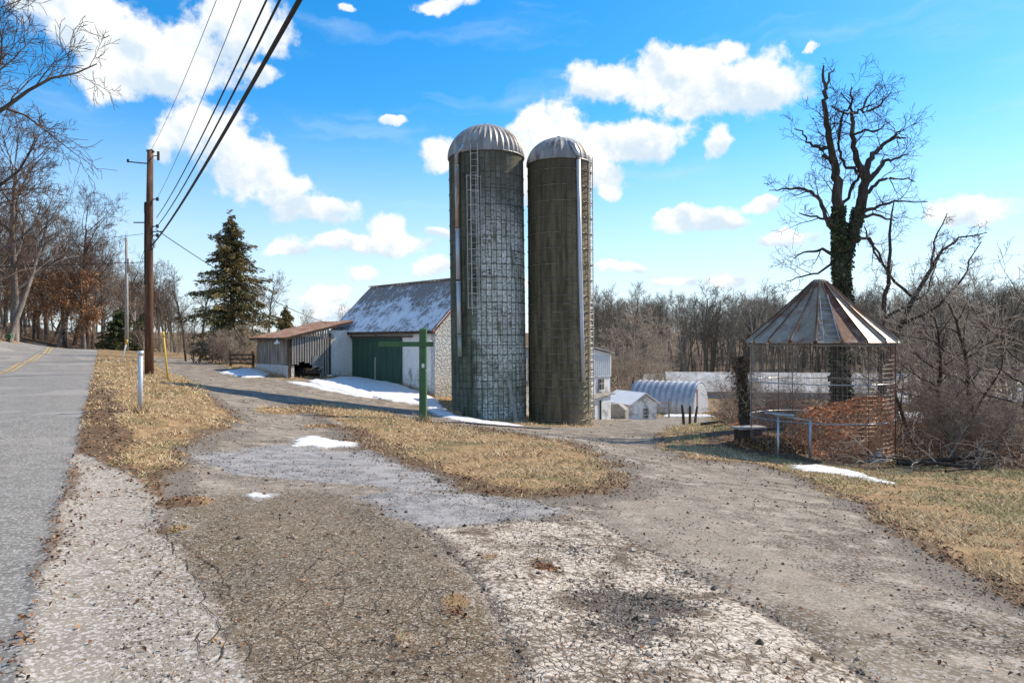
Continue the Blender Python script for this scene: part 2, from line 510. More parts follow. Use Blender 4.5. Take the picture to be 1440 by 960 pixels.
    col = q.mix(softf(wh, .6), col, c_wh)
    # gravelly shoulder beside the road
    c_sh = q.mix(q.ss(nm, .35, .65), (.365, .318, .252), (.295, .256, .205))
    c_sh = q.mix(q.ss(nb, .45, .7), c_sh, (.30, .245, .18))
    c_sh = q.mix(q.m('MULTIPLY', sp, .55), c_sh, (.15, .13, .115))
    c_sh = q.mix(q.m('MULTIPLY', q.ss(chip, .62, .82), .7), c_sh, (.58, .54, .50))
    near_edge = q.ss(sh, .55, .97, 1, 0)
    crks = q.voro(dv, 3.0, 'DISTANCE_TO_EDGE')
    c_sh = q.mix(q.m('MULTIPLY', q.ss(crks, .0, .022, 1, 0), q.ss(nb, .5, .56)), c_sh, (.04, .033, .028))
    # road asphalt
    c_rd = q.mix(q.ss(nm, .35, .65), (.185, .173, .152), (.24, .223, .195))
    c_rd = q.mix(q.ss(nb, .5, .62), c_rd, (.31, .28, .25))
    c_rd = q.mix(q.m('MULTIPLY', sp, .45), c_rd, (.10, .10, .10))
    c_rd = q.mix(q.m('MULTIPLY', q.ss(chip, .65, .85), .6), c_rd, (.46, .45, .44))
    col = q.mix(softf(sh, .5), col, c_sh)
    col = q.mix(q.ss(q.m('ADD', road, q.m('MULTIPLY', q.m('SUBTRACT', nf, .5), .5)), .2, .8), col, c_rd)
    # crumbled tar, painted shadow at patch borders, rusty leaf stains
    col = q.mix(q.m('MULTIPLY', softf(st, 1.2), .85), col, q.mix(sp, (.045, .04, .037), (.12, .10, .09)))
    col = q.mix(q.m('MULTIPLY', softf(rust, 1.2), .9), col, q.mix(sp, (.20, .085, .035), (.09, .045, .022)))
    q.put(bs.inputs['Base Color'], col)
    bs.inputs['Roughness'].default_value = .92
    bs.inputs['Specular IOR Level'].default_value = .2
    hard = q.m('ADD', q.m('MULTIPLY', wcr, q.m('MULTIPLY', wh, -1.0)), q.m('MULTIPLY', fine, q.m('MULTIPLY', br, -.8)))
    h = q.m('ADD', q.m('MULTIPLY', nf, .7), q.m('ADD', q.m('MULTIPLY', spk, .45), hard))
    q.put(bs.inputs['Normal'], q.bump(h, .55, .022))
    return ma


MG = ground_material()


def build_ground():
    rr = np.concatenate([np.exp(np.linspace(math.log(.3), math.log(2.2), 26))[:-1],
                         np.exp(np.linspace(math.log(2.2), math.log(70), 330))[:-1],
                         np.exp(np.linspace(math.log(70), math.log(1800), 70))])
    az = np.concatenate([np.linspace(-180, -44, 46)[:-1], np.linspace(-44, 44, 640), np.linspace(44, 180, 46)[1:-1]])
    na, nr = len(az), len(rr)
    A, RR = np.meshgrid(np.radians(az), rr)          # nr x na
    X, Y = RR * np.sin(A), RR * np.cos(A)
    m = masks(X, Y); Z = height(X, Y, m)
    V = np.stack([X, Y, Z], -1).reshape(-1, 3)
    zero = np.array([[0, 0, float(height(np.array([0.]), np.array([0.]))[0])]])
    V = np.concatenate([V, zero])
    i = np.arange(nr - 1)[:, None] * na; k = np.arange(na)[None]; k2 = (k + 1) % na
    Q = np.stack([i + k, i + k2, i + na + k2, i + na + k], -1).reshape(-1, 4)
    T = np.stack([np.full(na, nr * na), (np.arange(na) + 1) % na, np.arange(na)], -1)
    def fl(x): return np.concatenate([x.reshape(-1), [0]])
    att = {'zone_a': ('road', 'sh', 'br', 'wh'), 'zone_b': ('bl', 'drive', 'grass', 'lit'), 'zone_c': ('st', 'rust', 'edge', 'pale')}
    ATT = {n: np.stack([fl(m[x]) for x in c], -1) for n, c in att.items()}
    rd = fl(m['road']); hd = fl(m['hard'])
    cls_v = np.where(rd > .5, 1, np.where(hd > .5, 2, 0))
    cq = cls_v[Q[:, 0]]; ct = cls_v[T[:, 1]]
    for c, name in ((0, 'ground'), (1, 'road'), (2, 'driveway')):
        q, t = Q[cq == c], T[ct == c]
        used = np.unique(np.concatenate([q.ravel(), t.ravel()]))
        mp = np.full(len(V), -1, np.int64); mp[used] = np.arange(len(used))
        me = np_mesh(name, V[used], mp[q], mp[t] if len(t) else None)
        for n, a in ATT.items(): set_attr(me, n, a[used])
        tag(link(name, me, None, MG), kind='structure')


build_ground()

# double yellow centre line
M_YEL = M('yellow_paint', (.62, .40, .07), (.45, .30, .09), 3, .7, c3=(.24, .22, .18), s3=2.5)


def road_marking():
    Ys = np.linspace(18, 88, 160)
    vs, qs = [], []
    ca = math.cos(math.atan(.602))
    for off in (-.16, .16):
        b = len(vs)
        for y in Ys:
            for w in (-.055, .055):
                x = road_right(y) - 4.6 + (off + w) / ca
                vs.append((x, y, hz(x, y) + .012 + .0002 * y))
        n = len(Ys)
        for i in range(n - 1): qs.append((b + 2 * i, b + 2 * i + 1, b + 2 * i + 3, b + 2 * i + 2))
    tag(link('road_marking', np_mesh('road_marking', vs, qs), None, M_YEL), kind='structure')


road_marking()


# cracks along the broken edge of the road shoulder
M_CRACK = M('crack_dirt', (.055, .042, .03), (.10, .075, .05), 20, 1, 0, 0, spec=0)


def cracks():
    zc_ = lambda L: [(x / 3, 680 + y / 3) for x, y in L]
    LN = [zc_(L) for L in [
        [(530, 10), (545, 35), (600, 60), (640, 75), (655, 120), (675, 175), (685, 210), (725, 230), (740, 260), (735, 290), (770, 300), (800, 320), (800, 350), (845, 375), (860, 420), (870, 450), (865, 510), (905, 545), (890, 575), (845, 610), (840, 640), (860, 690), (850, 720), (890, 770), (880, 830)],
        [(690, 150), (720, 165), (735, 200), (725, 230)], [(740, 255), (800, 275), (830, 290), (900, 320), (935, 400)], [(845, 375), (860, 345), (835, 320), (800, 320)], [(870, 450), (940, 460), (930, 500), (915, 545)],
        [(905, 545), (930, 590), (945, 620), (900, 665), (865, 690)], [(840, 635), (770, 635), (690, 640), (580, 660), (500, 675)], [(945, 600), (965, 650), (940, 720), (890, 770)], [(935, 400), (960, 470), (1000, 560), (1030, 640), (1050, 760)]]]
    LN += [[(690, 716), (760, 722), (830, 738), (880, 752), (930, 778), (990, 812), (1045, 835)], [(360, 740), (400, 752), (450, 748), (500, 770), (560, 765)], [(330, 800), (380, 790), (430, 830), (420, 880), (470, 930)],
           [(560, 800), (530, 850), (560, 900), (540, 955)], [(1050, 830), (1150, 850), (1250, 900), (1330, 925)], [(900, 720), (980, 735), (1050, 770), (1130, 800)], [(420, 640), (480, 655), (540, 650), (590, 668)]]
    rg = np.random.default_rng(3); vs, qs = [], []
    for li, L in enumerate(LN):
        wv = np.array([hit(u, v) for u, v in L]); n = len(wv); pts = []
        for i in range(n - 1):
            d = np.linalg.norm(wv[i + 1] - wv[i]); k = max(3, int(d / .035))
            for a in range(k): pts.append(wv[i] + (wv[i + 1] - wv[i]) * a / k)
        pts = np.array(pts); m = len(pts); s = np.arange(m) * .035
        off = np.stack([fbm(s, s * 0 + li * 7.3, 5, 4, 5), fbm(s, s * 0 + li * 3.1 + 50, 5, 4, 6)], -1) * .11
        pts = pts + off; t = norm2(np.gradient(pts, axis=0)); nr = np.stack([-t[:, 1], t[:, 0]], -1)
        w = (.0008 + .0045 * (vnoise(s * 6, s * 0 + li, 9)) ** 2) * (1 if li < 9 else .55)
        w[0] = w[-1] = .001
        b = len(vs); A, B = pts - nr * w[:, None], pts + nr * w[:, None]
        za, zb_ = height(A[:, 0], A[:, 1]) + .007, height(B[:, 0], B[:, 1]) + .007
        for i in range(m): vs += [(A[i, 0], A[i, 1], za[i]), (B[i, 0], B[i, 1], zb_[i])]
        for i in range(m - 1): qs.append((b + 2 * i, b + 2 * i + 1, b + 2 * i + 3, b + 2 * i + 2))
    tag(link('pavement_cracks', np_mesh('pavement_cracks', vs, qs), None, M_CRACK), kind='structure')


def norm2(a): return a / (np.linalg.norm(a, axis=-1, keepdims=True) + 1e-9)


cracks()


# ------------------------------------------------------------------ snow
def snow_mat():
    ma, q, bs = new_mat('snow')
    pos = wpos(q)
    n = q.noise(pos, 5, 6, .65)
    a = q.n('ShaderNodeAttribute', attribute_name='tint'); th = q.sep(a.outputs['Color'])[0]
    g = q.noise(pos, 22, 6, .75)
    dirt = q.ss(q.m('SUBTRACT', q.m('ADD', q.m('MULTIPLY', g, .75), q.m('MULTIPLY', n, .45)), q.m('MULTIPLY', th, .50)), .30, .52)
    c = q.mix(q.ss(n, .5, .72), (.76, .76, .77), (.60, .58, .55))
    q.put(bs.inputs['Base Color'], q.mix(dirt, c, q.mix(q.ss(g, .4, .6), (.20, .165, .125), (.33, .30, .27))))
    bs.inputs['Roughness'].default_value = .6
    bs.inputs['Subsurface Weight'].default_value = .0
    q.put(bs.inputs['Normal'], q.bump(q.noise(pos, 9, 7, .7), .8, .06))
    return ma


M_SNOW = snow_mat()


def snow_patch(label, poly, thick=.08, res=.12, rag=.5, seed=5, fs=1.2):
    px = [p[0] for p in poly]; py = [p[1] for p in poly]
    mx = .4
    nx = int((max(px) - min(px) + 2 * mx) / res) + 2; ny = int((max(py) - min(py) + 2 * mx) / res) + 2
    X, Y = np.meshgrid(np.linspace(min(px) - mx, max(px) + mx, nx), np.linspace(min(py) - mx, max(py) + mx, ny))
    d = sdf(X, Y, poly) + fbm(X, Y, fs, 5, seed) * rag * 2 + fbm(X, Y, fs * 5, 3, seed + 3) * rag * .6
    hgt = np.clip(d / .5, -1, 1) * thick
    hgt = np.where(hgt > 0, thick * (1 - (1 - hgt / thick) ** 2), hgt) + (hgt > 0) * fbm(X, Y, 3, 4, seed + 9) * thick * .8 - .006
    Z = height(X, Y) + hgt
    keep = hgt > -.05
    idx = np.arange(nx * ny).reshape(ny, nx)
    Q = np.stack([idx[:-1, :-1], idx[:-1, 1:], idx[1:, 1:], idx[1:, :-1]], -1).reshape(-1, 4)
    kf = keep.reshape(-1)
    Q = Q[kf[Q].all(1)]
    used = np.unique(Q); mp = np.full(nx * ny, -1); mp[used] = np.arange(len(used))
    V = np.stack([X, Y, Z], -1).reshape(-1, 3)[used]
    me = np_mesh('snow_patch', V, mp[Q]); th = np.clip(hgt.reshape(-1)[used] / thick, 0, 1)
    set_attr(me, 'tint', np.stack([th] * 3 + [np.ones_like(th)], -1))
    o = link('snow_patch', me, None, M_SNOW)
    tag(o, label, 'snow patch', 'snow patches left on the ground')
    return o


snow_patch('wide shaded snow sheet in front of the green barn doors', W([(430, 536), (470, 532), (500, 531), (565, 543), (612, 559), (622, 575), (600, 572), (560, 566), (500, 556), (450, 546)]), .12, .15, .5, 3)
snow_patch('snow strip curving around the foot of the pale block silo', W([(600, 567), (622, 570), (640, 584), (690, 594), (742, 600), (760, 594), (742, 600), (690, 599), (640, 592), (600, 578)]), .10, .12, .25, 14)
snow_patch('flat snow patch beside the low end of the board lean-to', W([(306, 524), (340, 519), (372, 521), (380, 530), (345, 532)]), .12, .15, .4, 23)
snow_patch('thin broken snow streaks on the far drive before the lean-to', W([(385, 535), (440, 539), (480, 548), (540, 562), (500, 558), (440, 546)]), .06, .12, .35, 29)
snow_patch('small bright snow heap on the old tar by the grass bank', W([(408, 616), (440, 612), (480, 620), (512, 624), (505, 630), (450, 631), (412, 629)]), .06, .04, .22, 33, 3.5)
snow_patch('thin snow strip on the grass in front of the wire crib', W([(1100, 655), (1150, 656), (1205, 664), (1268, 684), (1240, 682), (1170, 669), (1105, 660)]), .05, .04, .26, 38, 3)
snow_patch('round white slush spot on the brown tar near the verge', W([(328, 694), (352, 689), (382, 693), (384, 706), (350, 712), (330, 704)]), .022, .02, .24, 44, 5)

# ================================================================== CAMERA, SUN, SKY
cam = bpy.data.cameras.new('camera'); cam.sensor_width = 36; cam.lens = 24; cam.clip_end = 6000; cam.clip_start = .05
co = bpy.data.objects.new('camera', cam); COL.objects.link(co)
co.location = (0, 0, EYE); co.rotation_euler = (R(90), 0, 0)
SC.camera = co

sl = bpy.data.lights.new('sun', 'SUN'); sl.energy = 4.4; sl.angle = R(.5); sl.color = (1, .88, .71)
so = bpy.data.objects.new('sun', sl); COL.objects.link(so)
sd = Vector((math.sin(R(SUN_AZ)) * math.cos(R(SUN_EL)), math.cos(R(SUN_AZ)) * math.cos(R(SUN_EL)), math.sin(R(SUN_EL))))
so.rotation_euler = sd.to_track_quat('Z', 'Y').to_euler()
so.location = sd * 80

CLOUDS = [  # photo pixel of the cloud's middle, half width, half height
    (110, 20, 120, 55), (230, 75, 140, 70), (340, 30, 75, 75), (365, 112, 34, 22), (150, 100, 60, 45),
    (290, 185, 75, 48), (345, 232, 68, 55), (405, 268, 60, 32), (455, 296, 70, 26), (240, 200, 30, 30),
    (505, 346, 115, 16), (545, 328, 28, 30), (510, 384, 28, 13), (455, 414, 55, 20), (610, 378, 36, 18), (610, 330, 30, 10), (400, 350, 30, 12),
    (955, 118, 95, 45), (850, 112, 75, 30), (1060, 118, 88, 50), (1020, 66, 32, 22), (950, 82, 60, 30), (985, 145, 70, 28),
    (770, 185, 70, 50), (880, 195, 95, 36), (840, 235, 50, 36), (745, 245, 40, 50), (630, 215, 34, 28), (850, 270, 20, 14),
    (556, 166, 26, 9), (1010, 202, 30, 26), (985, 312, 72, 20), (960, 300, 34, 16), (1068, 291, 32, 12), (1355, 300, 78, 26), (1105, 340, 44, 12),
    (1020, 393, 34, 11), (620, 5, 50, 12), (1150, 70, 8, 10), (940, 395, 40, 8), (705, 400, 60, 14), (470, 440, 40, 14), (870, 378, 40, 8), (490, 10, 14, 10)]


def build_world():
    w = bpy.data.worlds.new('World'); SC.world = w; w.use_nodes = True
    t = w.node_tree; t.nodes.clear(); q = NT(t)
    out = q.n('ShaderNodeOutputWorld'); bg = q.n('ShaderNodeBackground')
    t.links.new(bg.outputs[0], out.inputs[0])
    sky = q.n('ShaderNodeTexSky', sky_type='NISHITA')
    sky.sun_disc = False; sky.sun_elevation = R(SUN_EL); sky.sun_rotation = R(SUN_AZ)
    sky.air_density = 1.0; sky.dust_density = .3; sky.ozone_density = 3.0; sky.altitude = 200
    hs = q.n('ShaderNodeHueSaturation'); hs.inputs['Saturation'].default_value = 1.42; hs.inputs['Hue'].default_value = .496
    q.put(hs.inputs['Color'], sky.outputs[0])
    d = q.n('ShaderNodeTexCoord').outputs['Generated']
    x, y, z = q.sep(d)[:3]
    az = q.m('ARCTAN2', x, y); el = q.m('ARCSINE', z)
    p = q.comb(az, el, 0)
    warp = q.noise(p, 9, 6, .58, color=True)
    pw = q.vm('ADD', p, q.scale(q.vm('SUBTRACT', warp, (.5, .5, .5)), (.085, .06, 0)))
    f = None; ys = None; ws = None
    for (u, v, a, b) in CLOUDS:
        A = math.atan((u - 720) / F); c = math.cos(A)
        E = math.atan((480 - v) / F * c)
        sx = F / a / (c * c); sy = F / b / max(.5, c * math.cos(E) ** 2)
        loc = q.vm('MULTIPLY', q.vm('SUBTRACT', pw, (A, E, 0)), (sx, sy, 0))
        k = q.m('SUBTRACT', 1.0, q.vm('LENGTH', loc))
        wgt = q.m('MAXIMUM', q.m('ADD', k, .25), 0.0)
        yy = q.m('MULTIPLY', wgt, q.sep(loc)[1])
        ys = yy if ys is None else q.m('ADD', ys, yy); ws = wgt if ws is None else q.m('ADD', ws, wgt)
        f = k if f is None else q.m('SMOOTH_MAX', f, k, .25)
    det = q.noise(p, 26, 8, .6)
    # clouds elsewhere round the sky
    back = q.m('MULTIPLY', q.ss(y, .35, .05), q.ss(q.noise(d, 2.2, 7, .55), .5, .62, -.4, .5))
    f = q.m('MAXIMUM', f, q.m('SUBTRACT', back, q.ss(y, .05, .4, 0, 1)))
    dens = q.ss(q.m('ADD', f, q.m('MULTIPLY', q.m('SUBTRACT', det, .5), 1.5)), -.04, .38)
    # high thin streaks
    st = q.noise(q.vm('MULTIPLY', q.vm('ADD', p, q.scale(warp, (.12, .06, 0))), (2.2, 13, 1)), 1.6, 6, .55)
    streak = q.m('MULTIPLY', q.ss(st, .5, .78), .30)
    low = q.ss(el, .0, .34, .80, 0)
    hgt = q.m('DIVIDE', ys, q.m('ADD', ws, .02))
    d1 = q.noise(p, 15, 6, .6); d2 = q.noise(q.vm('ADD', p, (.012, .022, 0)), 15, 6, .6)
    lit = q.m('ADD', q.m('MULTIPLY', hgt, .62), q.m('MULTIPLY', q.m('SUBTRACT', d1, d2), 3.0))
    ccol = q.mix(q.ss(lit, -.62, .22), (3.2, 3.8, 4.35), (4.7, 4.8, 4.85))
    base = q.mix(low, hs.outputs[0], (3.7, 4.3, 4.9))
    base = q.mix(streak, base, (3.4, 4.1, 4.9))
    col = q.mix(dens, base, ccol)
    q.put(bg.inputs[0], col)
    bg.inputs[1].default_value = .15
    w.cycles.sampling_method = 'MANUAL'; w.cycles.sample_map_resolution = 512


build_world()

SC.view_settings.view_transform = 'Standard'; SC.view_settings.look = 'None'
SC.view_settings.exposure = .56; SC.view_settings.gamma = 1.0
SC.view_settings.use_curve_mapping = False
SC.render.engine = 'CYCLES'
SC.cycles.use_denoising = True
try: SC.cycles.denoiser = 'OPENIMAGEDENOISE'
except Exception: pass
SC.cycles.max_bounces = 5; SC.cycles.diffuse_bounces = 2; SC.cycles.glossy_bounces = 2; SC.cycles.transparent_max_bounces = 8
SC.cycles.caustics_reflective = False; SC.cycles.caustics_refractive = False

# ================================================================== MATERIALS
M_GALV = M('galvanised_metal', (.50, .51, .52), (.36, .37, .38), 3, .42, .75, .15, c3=(.30, .27, .24), s3=.9, stretch=(1, 1, .35))
M_WHITE = M('white_paint', (.88, .87, .84), (.80, .78, .74), 4, .7, 0, .15, c3=(.45, .42, .37), s3=1.1)
M_GREEN = M('green_paint', (.055, .125, .055), (.075, .16, .07), 5, .6, 0, .2, stretch=(1, 1, .3))
M_DOORG = M('door_green', (.03, .078, .05), (.055, .108, .072), 3, .8, 0, .2, stretch=(2, 2, .2), c3=(.05, .09, .055), s3=1.5)
M_POLE = M('creosote_pole', (.135, .062, .032), (.075, .037, .022), 10, .9, 0, .5, stretch=(3, 3, .25), c3=(.19, .105, .062), s3=2)
M_GPOLE = M('weathered_pole', (.42, .39, .36), (.30, .28, .26), 6, .9, 0, .3, stretch=(2, 2, .3))
M_DARK = M('dark_iron', (.03, .03, .032), (.06, .055, .05), 8, .6, .3, .1)
M_CABLE = M('black_cable', (.018, .018, .02), (.03, .03, .03), 5, .6, 0, 0)
M_GREYCABLE = M('grey_cable', (.12, .12, .125), (.17, .17, .17), 5, .6, 0, 0)
M_OLDWOOD = M('weathered_boards', (.30, .26, .215), (.15, .115, .085), 5, .9, 0, .4, stretch=(4, 4, .3), c3=(.42, .38, .33), s3=2.2)
M_DARKWOOD = M('dark_boards', (.085, .06, .042), (.05, .035, .025), 6, .9, 0, .4, stretch=(4, 4, .3), c3=(.15, .10, .07), s3=2)
M_STONEW = None
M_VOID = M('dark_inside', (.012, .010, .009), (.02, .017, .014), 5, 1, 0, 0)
M_RUSTROOF = M('rusty_sheet', (.30, .155, .085), (.40, .27, .19), 3, .65, .15, .2, c3=(.22, .09, .045), s3=1.4)
M_RUST = M('rust', (.20, .075, .035), (.28, .12, .06), 6, .75, .2, .2)
M_PANE = M('dark_glass', (.03, .035, .045), (.05, .055, .06), 2, .12, 0, 0, spec=.5)
M_CONC = M('old_concrete', (.36, .345, .32), (.25, .235, .21), 4, .9, 0, .3, c3=(.2, .17, .13), s3=1.5)
M_WMETAL = M('white_siding', (.87, .87, .86), (.80, .80, .79), 2, .5, 0, .05)
M_YPLAST = M('yellow_plastic', (.72, .47, .05), (.62, .42, .08), 6, .5, 0, .05)
M_REDPAINT = M('red_trim', (.22, .06, .035), (.14, .05, .035), 5, .8, 0, .1)


def whitewash():
    ma, q, bs = new_mat('whitewashed_stone')
    co = objco(q)
    dv = q.vm('ADD', co, q.scale(q.noise(co, 2.5, 3, .6, color=True), (.25, .25, .25)))
    e = q.voro(dv, 3.6, 'DISTANCE_TO_EDGE'); n = q.noise(co, 8, 7, .75); nb = q.noise(co, 1.1, 5, .65)
    c = q.mix(q.ss(n, .35, .7), (.88, .87, .83), (.74, .71, .65))
    c = q.mix(q.m('MULTIPLY', q.ss(n, .53, .66), q.ss(nb, .4, .6)), c, (.25, .20, .15))
    c = q.mix(q.m('MULTIPLY', q.ss(e, .0, .07, .45, 0), q.ss(n, .5, .62)), c, (.22, .18, .13))
    c = q.mix(q.m('MULTIPLY', q.ss(q.noise(co, 11, 4, .7), .58, .68), .8), c, (.16, .13, .10))
    z = q.sep(q.n('ShaderNodeNewGeometry').outputs['Position'])[2]
    c = q.mix(q.m('MULTIPLY', q.ss(z, -1.9, -.4, .7, 0), q.ss(n, .4, .6)), c, (.27, .215, .15))
    q.put(bs.inputs['Base Color'], c); bs.inputs['Roughness'].default_value = .95
    h = q.m('ADD', q.m('MULTIPLY', q.ss(e, 0, .14), .5), q.m('MULTIPLY', n, 1.4))
    q.put(bs.inputs['Normal'], q.bump(h, 1.0, .10))
    return ma


def stucco():
    ma, q, bs = new_mat('white_stucco')
    co = objco(q)
    n = q.noise(co, 6, 6, .65); nb = q.noise(q.vm('MULTIPLY', co, (1.5, 1.5, .5)), .9, 5, .65)
    c = q.mix(q.ss(n, .4, .75), (.86, .84, .80), (.74, .71, .65))
    c = q.mix(q.ss(nb, .54, .68), c, (.42, .385, .33))
    z = q.sep(wpos(q))[2]
    c = q.mix(q.m('MULTIPLY', q.ss(z, -1.4, 0, .8, 0), q.ss(n, .42, .62)), c, (.30, .24, .17))
    q.put(bs.inputs['Base Color'], c); bs.inputs['Roughness'].default_value = .95
    q.put(bs.inputs['Normal'], q.bump(n, .5, .03))
    return ma


M_STONEW = whitewash(); M_STUCCO = stucco()


def snowy_roof():
    ma, q, bs = new_mat('snowy_metal_roof')
    co = objco(q)
    n = q.noise(co, 1.1, 8, .78); n2 = q.noise(q.vm('MULTIPLY', co, (3.2, .7, .7)), 3.5, 6, .75)
    metal = q.mix(q.ss(n2, .35, .65), (.26, .225, .205), (.38, .28, .215))
    z = q.sep(co)[2]
    k = q.ss(z, 4.4, 7.2, .05, -.055)
    sn = q.ss(q.m('ADD', q.m('ADD', q.m('MULTIPLY', n, .6), q.m('MULTIPLY', n2, .4)), k), .475, .535)
    q.put(bs.inputs['Base Color'], q.mix(sn, metal, (.84, .85, .88)))
    q.put(bs.inputs['Roughness'], q.m('ADD', .55, q.m('MULTIPLY', sn, .3)))
    q.put(bs.inputs['Normal'], q.bump(q.m('ADD', sn, q.m('MULTIPLY', n2, .3)), .6, .05))
    return ma


def stave_mat(name, sw, sh, pale, grey, dark, moss, side, clean0, clean1, Rr, mort_w=.018, midz=True):
    """concrete staves in running bond on a cylinder; side = angle of the cleanest staves"""
    ma, q, bs = new_mat(name)
    co = objco(q); x, y, z = q.sep(co)[:3]
    ang = q.m('ARCTAN2', x, q.m('MULTIPLY', y, -1.0))
    s = q.m('MULTIPLY', ang, Rr)
    b = q.n('ShaderNodeTexBrick'); b.offset = .5; b.offset_frequency = 2
    q.put(b.inputs['Vector'], q.comb(z, s, 0))
    for k, v in (('Scale', 1.0), ('Brick Width', sh), ('Row Height', sw), ('Mortar Size', mort_w), ('Mortar Smooth', .35), ('Bias', 0.0)):
        b.inputs[k].default_value = v
    b.inputs['Color1'].default_value = (1, 1, 1, 1); b.inputs['Color2'].default_value = (0, 0, 0, 1); b.inputs['Mortar'].default_value = (.5, .5, .5, 1)
    rnd = q.sep(b.outputs['Color'])[0]; mort = b.outputs['Fac']
    P3 = q.comb(s, z, 0)
    str_ = q.noise(q.vm('MULTIPLY', P3, (2.2, .22, 1)), 1.6, 6, .62)      # vertical run-off streaks
    blot = q.noise(P3, .55, 5, .6); fine = q.noise(P3, 9, 5, .65)
    clean = q.ss(q.m('ADD', q.m('ABSOLUTE', q.m('SUBTRACT', ang, side)), q.m('MULTIPLY', q.m('SUBTRACT', blot, .5), 1.1)), clean0, clean1, 1, 0)  # algae cover grows with angle away from the cleanest staves
    c = q.mix(rnd, grey, pale)
    c = q.mix(q.ss(fine, .42, .7), c, grey)
    # the joints carry dark growth that spreads over the stave ends
    zz = q.m('FRACT', q.m('DIVIDE', z, sh))
    c = q.mix(q.m('MULTIPLY', q.ss(fine, .4, .62), .55), c, moss)
    c = q.mix(mort, c, dark)
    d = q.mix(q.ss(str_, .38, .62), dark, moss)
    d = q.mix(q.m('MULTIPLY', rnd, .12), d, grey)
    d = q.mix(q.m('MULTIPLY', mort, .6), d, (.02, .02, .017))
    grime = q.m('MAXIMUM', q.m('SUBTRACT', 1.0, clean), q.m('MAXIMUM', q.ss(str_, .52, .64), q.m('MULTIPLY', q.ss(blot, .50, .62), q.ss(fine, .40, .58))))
    if midz: grime = q.m('MAXIMUM', grime, q.m('MULTIPLY', q.ss(q.m('ADD', z, q.m('MULTIPLY', blot, 3.0)), 9.2, 12.8), .80))
    low = q.ss(z, .0, 5.5, .85, 0)
    c = q.mix(q.m('MULTIPLY', low, q.ss(blot, .35, .6)), c, q.mix(.5, moss, (.17, .22, .17)))
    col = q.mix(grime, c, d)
    top = q.ss(z, 9.0, 13.0, 0, .85)
    col = q.mix(q.m('MULTIPLY', top, q.ss(str_, .35, .55)), col, (.10, .085, .06))
    q.put(bs.inputs['Base Color'], col); bs.inputs['Roughness'].default_value = .93
    bs.inputs['Specular IOR Level'].default_value = .15
    q.put(bs.inputs['Normal'], q.bump(q.m('ADD', q.m('MULTIPLY', mort, -1.0), q.m('MULTIPLY', fine, .5)), .6, .02))
    return ma


# ================================================================== SILOS
def dome_mesh(Rr, h, ribs):
    mb = MB(); n = ribs * 4
    prof = [(Rr * math.cos(t), h * math.sin(t)) for t in np.linspace(0, R(88), 14)]
    vs, fs = [], []
    for j, (r, z) in enumerate(prof):
        for i in range(n):
            a = 2 * math.pi * i / n
            k = 1.0 + (.026 if i % 4 == 0 else -.014 if i % 4 == 2 else 0) * min(1, r / Rr * 1.2)
            vs.append((r * k * math.sin(a), -r * k * math.cos(a), z))
    for j in range(len(prof) - 1):
        for i in range(n):
            i2 = (i + 1) % n
            fs.append((j * n + i, j * n + i2, (j + 1) * n + i2, (j + 1) * n + i))
    fs.append(tuple((len(prof) - 1) * n + i for i in range(n)))
    return mb.add(vs, fs)


M_DOME = M('dome_sheet', (.42, .40, .38), (.27, .25, .23), 2.2, .5, .15, .2, c3=(.20, .15, .12), s3=1.5, stretch=(1, 1, .3))
M_HOOP = M('hoop_rod', (.20, .20, .19), (.12, .10, .085), 5, .55, .6, 0)
M_HOOPB = M('pale_hoop_rod', (.40, .36, .30), (.13, .11, .085), 3, .55, .4, 0)
M_LADDER = M('ladder_steel', (.58, .57, .54), (.42, .40, .37), 6, .5, .5, 0)
M_PIPEW = M('pale_pipe', (.62, .64, .68), (.50, .51, .53), 2, .4, .35, .05, stretch=(1, 1, .3))
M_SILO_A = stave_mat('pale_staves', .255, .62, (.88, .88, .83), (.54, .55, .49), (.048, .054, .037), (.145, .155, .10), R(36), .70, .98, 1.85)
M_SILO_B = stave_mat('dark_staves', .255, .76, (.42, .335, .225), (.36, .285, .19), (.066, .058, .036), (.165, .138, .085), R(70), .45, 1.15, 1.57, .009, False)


def cyl_pt(Rr, deg, z):
    return Vector((Rr * math.sin(R(deg)), -Rr * math.cos(R(deg)), z))


def cyl_box(mb, Rr, deg, z0, z1, w, d):
    """upright bar lying against the cylinder"""
    c = cyl_pt(Rr, deg, (z0 + z1) / 2); return mb.box(c, (w, d, z1 - z0), rz=R(deg))


def silo(pos, Rr, rim, top, mat, ribs, label, tilt):
    root = empty('silo', pos, 0, label, 'silo')
    root.rotation_euler = (0, tilt, 0)
    z0 = pos[2]
    H = rim - z0
    mb = MB(); mb.lathe([(Rr, -1.2), (Rr, 2), (Rr, 6), (Rr, H)], 96)
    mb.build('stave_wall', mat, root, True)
    dm = dome_mesh(Rr * 1.012, top - rim, ribs); dm.v = [(x, y, z + H) for x, y, z in dm.v]
    dome = dm.build('dome', M_DOME, root)
    MB().ring(Rr + .03, H + .0, .035, 96, 6).build('rim_band', M_DOME, dome)
    MB().lathe([(.0, H + top - rim + .10), (.12, H + top - rim + .09), (.16, H + top - rim - .03)], 16).build('finial_cap', M_DOME, dome)
    return root, H


pa = Vector(((688 - 720) / F * 34, 34, -2.15))
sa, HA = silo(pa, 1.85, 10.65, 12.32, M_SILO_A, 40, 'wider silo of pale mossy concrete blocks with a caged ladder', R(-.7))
z = .5; k = 0
while z < HA - .3:
    MB().ring(1.868, z, .011, 96, 5).build('hoop', M_HOOP, sa, True)
    z += .30 + .46 * min(1, z / 9.5)
